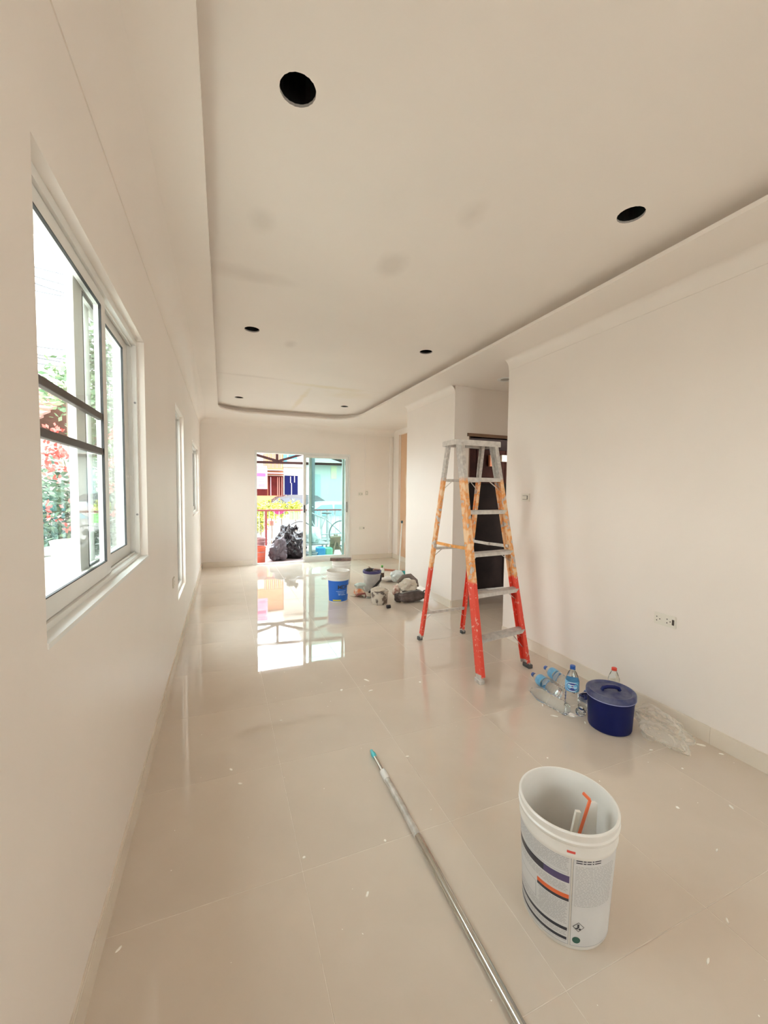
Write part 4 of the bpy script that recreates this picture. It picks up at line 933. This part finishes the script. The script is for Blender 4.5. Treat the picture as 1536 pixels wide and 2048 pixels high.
# cars
def car(name, label, xc, Y, L, H, zg, body, win, face=1):
    t = thing(name, label, 'car', (xc, Y, zg)); Wd = 1.7
    # side outline (x along length), extruded in Y with tumblehome
    low = [(-.50, .20), (-.50, .50), (-.47, .60), (-.30, .66), (-.26, .68)]
    top = [(-.12, .98), (-.02, 1.0), (.14, .99), (.24, .93), (.36, .70)]
    end = [(.47, .66), (.50, .55), (.50, .20)]
    def outline(inset_top):
        P = [(x*L, z*H, 0) for x, z in low] + [(x*L, z*H, 1) for x, z in top] + [(x*L, z*H, 0) for x, z in end]
        for cx in (.30, -.30):
            P += [(cx*L+.36*cos(a)*1, .32*0+.20*H+.30*sin(a)*H/1.45*1.0, 0) for a in [radians(v) for v in (0, 45, 90, 135, 180)]]
        return P
    P = outline(0); rows = []
    bm = NB()
    for s in (-1, 1): rows.append([bm.verts.new((xc+face*x, Y+s*(Wd/2-(.16 if k else 0)), zg+z)) for x, z, k in P])
    n = len(P)
    for i in range(n): j = (i+1) % n; bm.faces.new((rows[0][i], rows[0][j], rows[1][j], rows[1][i]))
    bm.faces.new(rows[0]); bm.faces.new(rows[1][::-1]); bmesh.ops.triangulate(bm, faces=[f for f in bm.faces if len(f.verts) > 4]); obj('car_body', bm, body, t)
    def pane(pts, nm='side_window'):
        bm = NB(); f0 = [bm.verts.new((xc+face*x*L, Y-Wd/2-.012+(.16 if z > .9 else .035 if z > .7 else .0), zg+z*H)) for x, z in pts]; f1 = [bm.verts.new(v.co+Vector((0, .02, 0))) for v in f0]
        bm.faces.new(f0); bm.faces.new(f1[::-1]); m_ = len(f0)
        for i in range(m_): bm.faces.new((f0[i], f0[(i+1) % m_], f1[(i+1) % m_], f1[i]))
        obj(nm, bm, win, t)
    pane([(-.23, .70), (-.115, .93), (-.03, .945), (-.03, .70)]); pane([(-.015, .70), (-.015, .945), (.13, .94), (.13, .70)]); pane([(.145, .70), (.145, .93), (.225, .89), (.31, .70)])
    for cx in (-.30, .30):
        for s in (-1, 1):
            bm = NB(); lathe(bm, (xc+face*cx*L, Y+s*(Wd/2-.10)-.1, zg+.31), [(0, 0), (.18, 0), (.2, .01), (.31, .0), (.31, .2), (0, .2)], 24, axis=(0, 1, 0)); w_ = obj('wheel', bm, M['rubber'], t)
            bm = NB(); lathe(bm, (xc+face*cx*L, Y+s*(Wd/2-.10)-.1-.012, zg+.31), [(0, 0), (.17, 0), (.19, .012)], 16, axis=(0, 1, 0)); obj('hubcap', bm, M['frame'], w_)
    bm = NB(); box(bm, (xc+face*.46*L, Y-Wd/2-.01, zg+.52*H), (xc+face*.50*L, Y-Wd/2+.2, zg+.60*H)); obj('headlamp', bm, M['frame'], t)
    bm = NB(); box(bm, (xc-face*.495*L, Y-Wd/2-.01, zg+.50*H), (xc-face*.46*L, Y-Wd/2+.2, zg+.60*H)); obj('tail_lamp', bm, M['redmark'], t)
    return t
M['carwhite'] = mat('white_car_paint', (.42, .42, .43), .2, coat=.5); M['cardark'] = mat('dark_car_paint', (.02, .014, .016), .25, coat=.5)
M['carwin'] = mat('pale_blue_car_glass', (.12, .27, .33), .1); M['carwin2'] = mat('dark_car_glass', (.04, .04, .05), .1)
p_ = at(662, 1003, 13.2); car('car', 'white car parked across the street, behind the yard railing', p_.x, 13.2, 4.3, p_.z+.42, -.42, M['carwhite'], M['carwin'])
p_ = at(585, 989, 17.5); car('car', 'dark car parked farther away, roof showing above the yellow shrubs', p_.x+.4, 17.5, 4.3, p_.z+.42, -.42, M['cardark'], M['carwin2'], -1)
# shophouses across the street
YS = 24
def slab(name, x0, y0, x1, y1, m_, par, Y=YS, d=.08, proud=.04):
    a, b = at(x0, y0, Y), at(x1, y1, Y); bm = NB(); box(bm, (a.x, Y-proud, b.z), (b.x, Y+d, a.z)); return obj(name, bm, m_, par)
M['oran'] = mat('orange_facade', (.36, .13, .055), .7, noise=.08, nscale=.8); M['cream'] = mat('cream_facade', (.32, .285, .24), .7, noise=.04); M['palegreen'] = mat('pale_facade', (.25, .27, .245), .7, noise=.03)
M['rshut'] = mat('dark_red_shutter', (.055, .007, .006), .85, spec=.1, noise=.2, nscale=3); M['nshut'] = mat('navy_shutter', (.003, .004, .035), .85, spec=.1); M['bluepan'] = mat('sky_blue_panel', (.03, .22, .38), .6); M['salmon'] = mat('salmon_post', (.26, .08, .06), .6)
M['shutln'] = mat('pale_shutter_strip', (.28, .20, .26), .6); M['yelp'] = mat('yellow_stripe', (.50, .36, .14), .7); M['awn'] = mat('dusty_pink_awning', (.38, .20, .24), .7)
g0 = -.42
def house(name, label, x0, x1, ytop, m_, cat='building'):
    a, b = at(x0, ytop, YS), at(x1, ytop, YS); t = thing(name, label, cat, ((a.x+b.x)/2, YS+3, g0)); bm = NB(); box(bm, (a.x+.01, YS+.0, g0), (b.x-.01, YS+7, a.z)); obj('wall', bm, m_, t)
    bm = NB(); box(bm, (a.x+.01, YS-.2, a.z), (b.x-.01, YS+7.2, a.z+.25)); obj('parapet', bm, M['cream'], t); return t
h1 = house('shophouse', 'orange-fronted shophouse with dark red ground floor behind the pink banner', 470, 566, 820, M['oran'])
slab('shutter_bay', 470, 950, 535, 991, M['rshut'], h1, proud=.02); slab('shutter_bay', 536, 950, 566, 991, M['rshut'], h1, proud=.02)
for x in (540.5, 554, 557.5, 562.5): slab('shutter_post', x, 954, x+1.6, 991, M['salmon'] if x > 541 else M['awn'], h1, proud=.08)
slab('awning', 470, 944, 566, 948.5, M['awn'], h1, proud=.8); slab('fascia', 470, 938, 566, 942, M['cream'], h1, proud=.5); slab('fascia', 470, 948.5, 566, 952, M['cream'], h1, proud=.06)
for i in range(9): slab('cladding_strip', 529+4.0*i, 870, 530.2+4.0*i, 936, M['yelp'] if i % 2 else M['cream'], h1, proud=.07)
slab('white_panel', 470, 870, 527, 936, M['cream'], h1, proud=.06)
h2 = house('shophouse', 'cream shophouse with navy roller shutter and sky blue upper panel', 566, 608, 815, M['cream'])
slab('blue_panel', 567, 890, 574, 925, M['bluepan'], h2, proud=.07); slab('blue_panel', 577, 890, 594, 918, M['bluepan'], h2, proud=.07)
slab('roller_shutter', 569, 951, 595.5, 991, M['nshut'], h2, proud=.03)
for x, y0, y1 in ((580, 953, 966), (582, 966, 991), (588, 952, 965)): slab('shutter_strip', x, y0, x+1.6, y1, M['shutln'], h2, proud=.06)
slab('fascia', 566, 933, 608, 935, mat('warm_grey', (.45, .40, .36), .7), h2, proud=.3)
h3 = house('apartment_block', 'pale three-storey block seen through the tinted glass door', 608, 830, 760, M['palegreen'])
slab('doorway', 627, 948, 641, 1003, mat('grey_green_door', (.16, .21, .21), .6), h3, proud=.02); slab('window', 662, 932, 673, 958, mat('yellow_blind', (.33, .33, .20), .6), h3, proud=.02); slab('pillar_strip', 612, 930, 617, 1000, M['gframe'], h3, proud=.05)
for x0, x1, y0, y1 in ((560, 700, 0, 0),): pass
slab('ledge', 608, 929, 830, 932, M['cream'], h3, proud=.5); slab('window', 700, 932, 715, 958, mat('pale_window', (.5, .56, .56), .3), h3, proud=.02)
# signboards hung on the railing
def board(name, label, x0, y0, x1, y1, Y, m_, cat='sign'):
    a, b = at(x0, y0, Y), at(x1, y1, Y); bm = NB(); box(bm, (a.x, Y-.008, b.z), (b.x, Y+.008, a.z)); return single(name, bm, m_, label, cat)
board('green_sign', 'light green board fixed behind the railing next to the sliding door', 579, 1024, 600, 1039, 10.218, mat('light_green_board', (.22, .62, .16), .5))
bm = NB(); a = at(558, 1026, 10.37); lathe(bm, (a.x, 10.385, ra.z-.05), [(0, -.08), (.05, -.07), (.13, .0), (.15, .05), (.14, .05), (0, -.04)], 28, sx=1.2); single('pink_bowl', bm, M['hotpink'], 'pink bowl hooked behind the red top rail of the yard railing', 'bowl', smooth=True)
# garbage bags
M['bagblk'] = mat('black_plastic_bag', (.012, .008, .010), .22, bump=.6, bscale=9); M['baggry'] = mat('grey_translucent_bag', (.09, .07, .08), .25, bump=.5, bscale=9)
def gbag(label, x, yb, Y, rx, rz, seed, m_, tilt=0, z0=-.025):
    c = at(x, yb, Y); z = z0+rz*.82; bm = NB(); blob(bm, (c.x, Y, z), rx, rx*.8, rz, seed, amp=.42, sub=5, flat=z0+.002, ridg=5)
    t = thing('garbage_bag', label, 'bag', (c.x, Y, z0)); obj('bag_body', bm, m_, t, True)
    bm = NB(); tube(bm, [(c.x, Y, z+rz*.80), (c.x+.02, Y-.01, z+rz*1.02), (c.x+.07, Y-.02, z+rz*1.15), (c.x+.12, Y-.01, z+rz*1.12)], [.06, .03, .07, .02], 10); obj('knot', bm, m_, t, True); return t
gbag('large black garbage bag at the doorstep, right side of the opening', 586, 1115, 8.20, .26, .32, 61, M['bagblk'])
gbag('shiny grey-black garbage bag standing leftmost of the heap', 558, 1115, 7.98, .17, .20, 62, M['baggry'])
gbag('black garbage bag piled behind the others, topmost of the heap', 573, 1090, 8.80, .26, .30, 63, M['bagblk'])
bm = NB(); c_ = at(549, 1110, 8.3); lathe(bm, (c_.x-.03, 8.3, -.025), [(0, 0), (.06, 0), (.075, .03), (.06, .14), (.04, .2), (.045, .23), (0, .23)], 20); single('clay_jar', bm, mat('brown_clay', (.22, .10, .07), .6), 'small brown clay jar left of the garbage bags', 'jar', smooth=True)
# bicycle behind the bags
bc_ = at(600, 1068, 9.5); bike = thing('bicycle', 'bicycle parked behind the garbage bags by the railing', 'bicycle', (bc_.x+.5, 9.5, -.025))
for k, dx in enumerate((0, 1.02)):
    c_ = Vector((bc_.x+dx, 9.5, .30)); bm = NB(); tube(bm, [c_+Vector((.31*cos(a), 0, .31*sin(a))) for a in [2*pi*i/28 for i in range(29)]], .016, 8, cap=False); w_ = obj('wheel', bm, M['rubber'], bike)
    bm = NB()
    for i in range(10): a = 2*pi*i/10; tube(bm, [c_, c_+Vector((.30*cos(a), 0, .30*sin(a)))], .002, 4)
    obj('spokes', bm, M['alu'], w_)
bb = Vector((bc_.x+.45, 9.5, .28)); st_ = Vector((bc_.x+.62, 9.5, .80)); hd_ = Vector((bc_.x+.20, 9.5, .86)); r0_ = Vector((bc_.x+1.02, 9.5, .30)); f0_ = Vector((bc_.x, 9.5, .30))
bm = NB()
for p_, q_ in ((bb, st_-Vector((0, 0, .1))), (bb, hd_-Vector((0, 0, .1))), (hd_-Vector((0, 0, .02)), st_-Vector((.02, 0, .14))), (bb, r0_), (st_-Vector((0, 0, .14)), r0_), (hd_+Vector((.0, 0, .08)), f0_)): tube(bm, [p_, q_], .014, 8)
obj('bike_frame', bm, M['picket'], bike)
bm = NB(); tube(bm, [hd_+Vector((.06, -.25, .10)), hd_+Vector((0, -.1, .10)), hd_+Vector((0, .1, .10)), hd_+Vector((.06, .25, .10))], .011, 8); obj('handlebar', bm, M['gframe'], bike)
bm = NB(); blob(bm, st_+Vector((.02, 0, 0)), .13, .07, .03, 5, amp=.1, sub=2); obj('saddle', bm, M['rubber'], bike)
# pink and orange paint pails by the door jamb
M['salm'] = mat('salmon_pail', (.52, .09, .04), .4); M['pinkpail'] = mat('pale_pink_pail', (.34, .19, .19), .4)
oc = at(517.5, 1120, 7.86)
def ro(z): return .105+.012*z/.26
t = bucket('orange-red paint pail just outside the left door jamb', (oc.x+.01, 7.86), .30, ro, mm=M['salm']); 
for c in list(t.children): c.location.z -= .025
bm = NB(); wrap(bm, -160, -40, .17, .185, .003, (oc.x+.01, 7.86), ro); wrap(bm, -160, -40, .10, .105, .003, (oc.x+.01, 7.86), ro); obj('pail_bands', bm, M['pinkpail'], t)
t2 = bucket('pale pink paint pail standing behind the orange-red pail', (oc.x+.03, 8.25), .42, ro, mm=M['pinkpail'])
for c in list(t2.children): c.location.z -= .025
bm = NB(); wrap(bm, -150, -50, .30, .318, .003, (oc.x+.03, 8.25), ro); obj('pail_band', bm, M['purplerim'], t2)
# things seen through the tinted glass
M['sackm'] = mat('pale_woven_sack', (.62, .68, .66), .8, noise=.1, nscale=20)
c_ = at(627, 1085, 8.9); bm = NB(); box(bm, (c_.x-.30, 8.7, .14), (c_.x+.30, 9.15, .17)); 
for dx in (-.26, .24):
    for dy in (8.72, 9.1): box(bm, (c_.x+dx, dy, -.025), (c_.x+dx+.03, dy+.03, .14))
single('low_bench', bm, M['gframe'], 'low grey bench under the white sack outside the glass door', 'bench')
bm = NB(); blob(bm, (c_.x-.02, 8.92, .335), .20, .16, .19, 71, amp=.25, sub=4, flat=.172); single('rice_sack', bm, M['sackm'], 'plump white woven sack sitting on the low bench outside', 'sack', smooth=True)
def tub(name, label, x, Y, w, d, h, m_):
    c_ = at(x, 1110, Y); bm = NB(); lathe(bm, (c_.x, Y, -.025), [(0, .008), (.70, 0), (.74, .01), (.96, h-.02), (1.05, h-.015), (1.05, h), (.93, h), (.70, .02), (0, .018)], 4 if False else 32, sx=w/2, sy=d/2); return single(name, bm, m_, label, 'tub', smooth=True)
def rtub(name, label, x, Y, w, d, h, m_):
    c_ = at(x, 1110, Y); bm = NB(); xs = ((w*.42, 0), (w*.5, h))
    box(bm, (c_.x-w/2, Y-d/2, -.025), (c_.x+w/2, Y+d/2, h-.025), bevel=.03)
    tp_f = [f for f in bm.faces if f.normal.z > .9 and f.calc_area() > w*d*.4]
    r_ = bmesh.ops.inset_region(bm, faces=tp_f, thickness=.02) if tp_f else None
    for f in tp_f: bmesh.ops.translate(bm, verts=f.verts, vec=(0, 0, -h*.7))
    return single(name, bm, m_, label, 'tub')
M['cyan'] = mat('cyan_plastic', (.04, .36, .75), .4); M['mint'] = mat('mint_plastic', (.22, .62, .42), .4)
rtub('plastic_tub', 'bright blue plastic tub seen through the glass door', 641, 8.05, .17, .2, .22, M['cyan']); rtub('plastic_tub', 'mint green plastic tub right of the bright blue tub', 656, 8.08, .16, .2, .20, M['mint'])
tub('wash_basin', 'grey round basin outside, left of the bright blue tub', 622, 7.95, .26, .26, .13, mat('grey_plastic', (.30, .32, .34), .5))
ch = thing('folded_chair', 'brown folded wooden chair leaning outside behind the tinted glass', 'chair', (at(671, 1100, 8.1).x, 8.1, -.025))
cx_ = at(671, 1100, 8.1).x; M['tan'] = mat('weathered_wood', (.26, .18, .12), .7, noise=.2)
bm = NB(); beam(bm, (cx_-.09, 8.0, 0), (cx_+.06, 8.2, .42), .03, .03, (0, 1, 0)); obj('leg', bm, M['tan'], ch); bm = NB(); beam(bm, (cx_+.14, 8.0, 0), (cx_+.0, 8.2, .42), .03, .03, (0, 1, 0)); obj('leg', bm, M['tan'], ch)
bm = NB(); obox(bm, (cx_, 8.14, .25), (.11, 0, 0), (0, .012, .012), (0, -.05, .14)); obj('backrest', bm, M['tan'], ch)
br_ = at(690, 1100, 7.8); t = thing('broom', 'orange bristle broom standing upright just outside the right door stile', 'broom', (br_.x, 7.8, -.025))
bm = NB(); tube(bm, [(br_.x, 7.8, .28), (br_.x+.02, 7.8, 1.15)], .011, 10); obj('handle', bm, M['picket'], t)
bm = NB(); lathe(bm, (br_.x, 7.8, -.025), [(0, .002), (.075, 0), (.06, .15), (.03, .28), (.018, .32), (0, .32)], 16, sy=.5); obj('bristles', bm, mat('orange_bristle', (.55, .16, .09), .8, noise=.3, nscale=40), t)

# ------------------------------------------------------------------ side garden seen through window 1
M['lg'] = [mat('light_green_leaf', (.17, .27, .12), .6), mat('pale_green_leaf', (.26, .34, .19), .6), mat('mid_green_leaf', (.09, .18, .08), .6)]
M['dg'] = [mat('dark_green_leaf', (.05, .10, .06), .6), mat('grey_green_leaf', (.11, .16, .11), .6), mat('olive_leaf', (.08, .12, .06), .6)]
M['flower'] = [mat('coral_red_flower', (.58, .045, .035), .6), mat('pink_red_flower', (.60, .12, .10), .6)]
def garden_tree(label, px, Y, ztop, zbot, rad, leaves, n, leaf, flowers=(), group=None, name='tree', cat='tree'):
    c = at(px, 980, Y); zc = (ztop+zbot)/2; t = leafball(name, label, Vector((c.x, Y, zc)), rad, n, leaf, leaves, cat, group, zs=(ztop-zbot)/2/rad, base_z=-.15)
    for k, (fx, fy) in enumerate(flowers):
        p = at(fx, fy, Y-rad*.75); rn = random.Random(k+int(fx)); bm = NB()
        for i in range(13):
            q = p+Vector((rn.gauss(0, .045), rn.gauss(0, .045), rn.gauss(0, .03))); u = Vector((rn.gauss(0, 1), rn.gauss(0, 1), rn.gauss(0, 1))).normalized(); v = u.orthogonal().normalized(); s_ = .024
            bm.faces.new([bm.verts.new(w_) for w_ in (q-u*s_, q-v*s_*.6, q+u*s_, q+v*s_*.6)]).material_index = rn.randrange(2)
        obj('flower_cluster', bm, M['flower'], t, norm=False)
    return t
garden_tree('dense shrub with coral red flowers outside the near window, left pane', 118, 5.0, 1.60, .35, .45, M['dg'], 1900, .045,
    [(100, 862), (115, 858), (95, 905), (110, 910), (125, 908), (92, 890), (112, 938), (147, 935), (152, 958), (128, 955), (102, 1012), (98, 1036), (100, 925), (135, 905), (138, 1060), (160, 1000)], name='flowering_shrub', cat='shrub')
garden_tree('tall bush with coral red flowers seen in the narrow right pane', 226, 6.2, 1.9, .2, .36, M['dg'], 2600, .045,
    [(228, 858), (226, 875), (234, 872), (222, 925), (232, 920), (228, 968), (234, 975), (224, 980), (232, 1022), (236, 1018), (228, 1030)], name='flowering_shrub', cat='shrub')
garden_tree('pale green airy tree rising behind the right window pane', 226, 9.0, 4.8, 1.5, .62, [M['lg'][0], M['lg'][2], M['dg'][1]], 4200, .065)
garden_tree('pale yellow-green tree crown above the red roof, left pane', 138, 7.4, 3.3, 2.35, .45, M['lg'], 420, .06)
# neighbour's red-roofed house
nb = thing('neighbour_house', 'neighbouring house with red tiled roof beyond the garden', 'building', (-5.2, 11.0, -.15))
M['rtile'] = mat('faded_red_roof_tile', (.30, .13, .10), .7, noise=.15, nscale=12); M['brick'] = mat('faded_brick_wall', (.30, .23, .21), .8, noise=.12, nscale=8)
bm = NB(); box(bm, (-9.0, 8.6, -.15), (-3.3, 13.5, 2.35)); obj('wall', bm, M['brick'], nb)
rid = []
for k in range(9):                                  # courses of roof tiles stepping up the slope
    f0, f1 = k/9, (k+1)/9; bm = NB(); ya, yb = 8.1+(11.05-8.1)*f0, 8.1+(11.05-8.1)*f1+.05; za, zb = 2.20+1.35*f0+.03, 2.20+1.35*f1
    vs = [bm.verts.new(p_) for p_ in ((-9.3, ya, za-.04), (-3.0, ya, za-.04), (-3.0, yb, zb-.04), (-9.3, yb, zb-.04), (-9.3, ya, za), (-3.0, ya, za), (-3.0, yb, zb), (-9.3, yb, zb))]
    for q in ((0,3,2,1),(4,5,6,7),(0,1,5,4),(1,2,6,5),(2,3,7,6),(3,0,4,7)): bm.faces.new([vs[i] for i in q])
    obj('tile_course', bm, M['rtile'], nb)
bm = NB(); vs = [bm.verts.new(p_) for p_ in ((-9.3, 11.05, 3.5), (-3.0, 11.05, 3.5), (-3.0, 14, 2.2), (-9.3, 14, 2.2), (-9.3, 11.05, 3.56), (-3.0, 11.05, 3.56), (-3.0, 14, 2.26), (-9.3, 14, 2.26))]
for q in ((0,3,2,1),(4,5,6,7),(0,1,5,4),(1,2,6,5),(2,3,7,6),(3,0,4,7)): bm.faces.new([vs[i] for i in q])
obj('rear_slope', bm, M['rtile'], nb)
# garden wall with a capped pillar and pots
gw = thing('garden_wall', 'low grey block wall along the side garden outside the near window', 'wall', (-2.36, 5.0, -.15))
M['block'] = mat('weathered_grey_block', (.22, .21, .20), .85, noise=.15, nscale=5)
bm = NB(); box(bm, (-2.42, 3.2, -.15), (-2.30, 8.5, .62)); obj('wall_panel', bm, M['block'], gw)
gw = thing('garden_pillar', 'grey block pillar with flat cap low outside the near window', 'pillar', (-1.35, 4.2, -.15))
pc = at(118, 1120, 4.2); bm = NB(); box(bm, (pc.x-.09, 4.1, -.15), (pc.x+.09, 4.3, .78), bevel=.005); obj('pillar', bm, M['block'], gw)
bm = NB(); box(bm, (pc.x-.13, 4.06, .78), (pc.x+.13, 4.34, .83), bevel=.008); obj('pillar_cap', bm, M['block'], gw)
for i, (x, y) in enumerate(((135, 1115), (145, 1080))):
    p_ = at(x, y, 3.55+.42*i); bm = NB(); lathe(bm, (p_.x, p_.y, -.15), [(0, 0), (.09, 0), (.13, p_.z*.6+.1), (.14, p_.z+.10), (.15, p_.z+.15), (.13, p_.z+.15), (0, p_.z+.08)], 24)
    single('flower_pot', bm, M['cream'], ('pale tall garden pot nearer the window, right of the wall pillar', 'pale tall garden pot farther back behind the wall pillar')[i], 'pot', smooth=True)
# overhead wires
M['wire'] = mat('grey_cable', (.12, .13, .15), .6)
for i, (x0, y0, x1, y1) in enumerate(((60, 518, 165, 548), (60, 536, 165, 570), (60, 550, 165, 588), (60, 566, 165, 590), (60, 678, 165, 695), (60, 694, 165, 715), (60, 700, 165, 722), (60, 712, 165, 730), (60, 758, 165, 728))):
    a_, b__ = at(x0, y0, 9.2+.1*i), at(x1, y1, 11.2+.1*i); d_ = b__-a_; a2, b2_ = a_-d_*1.5, b__+d_*1.0
    pts = [a2+(b2_-a2)*k/10 - Vector((0, 0, .12*sin(pi*k/10))) for k in range(11)]
    bm = NB(); tube(bm, pts, .017, 6); single('overhead_cable', bm, M['wire'], 'thin grey utility cable crossing the sky outside the near window', 'cable', 'cables in the sky outside the near window', smooth=True)
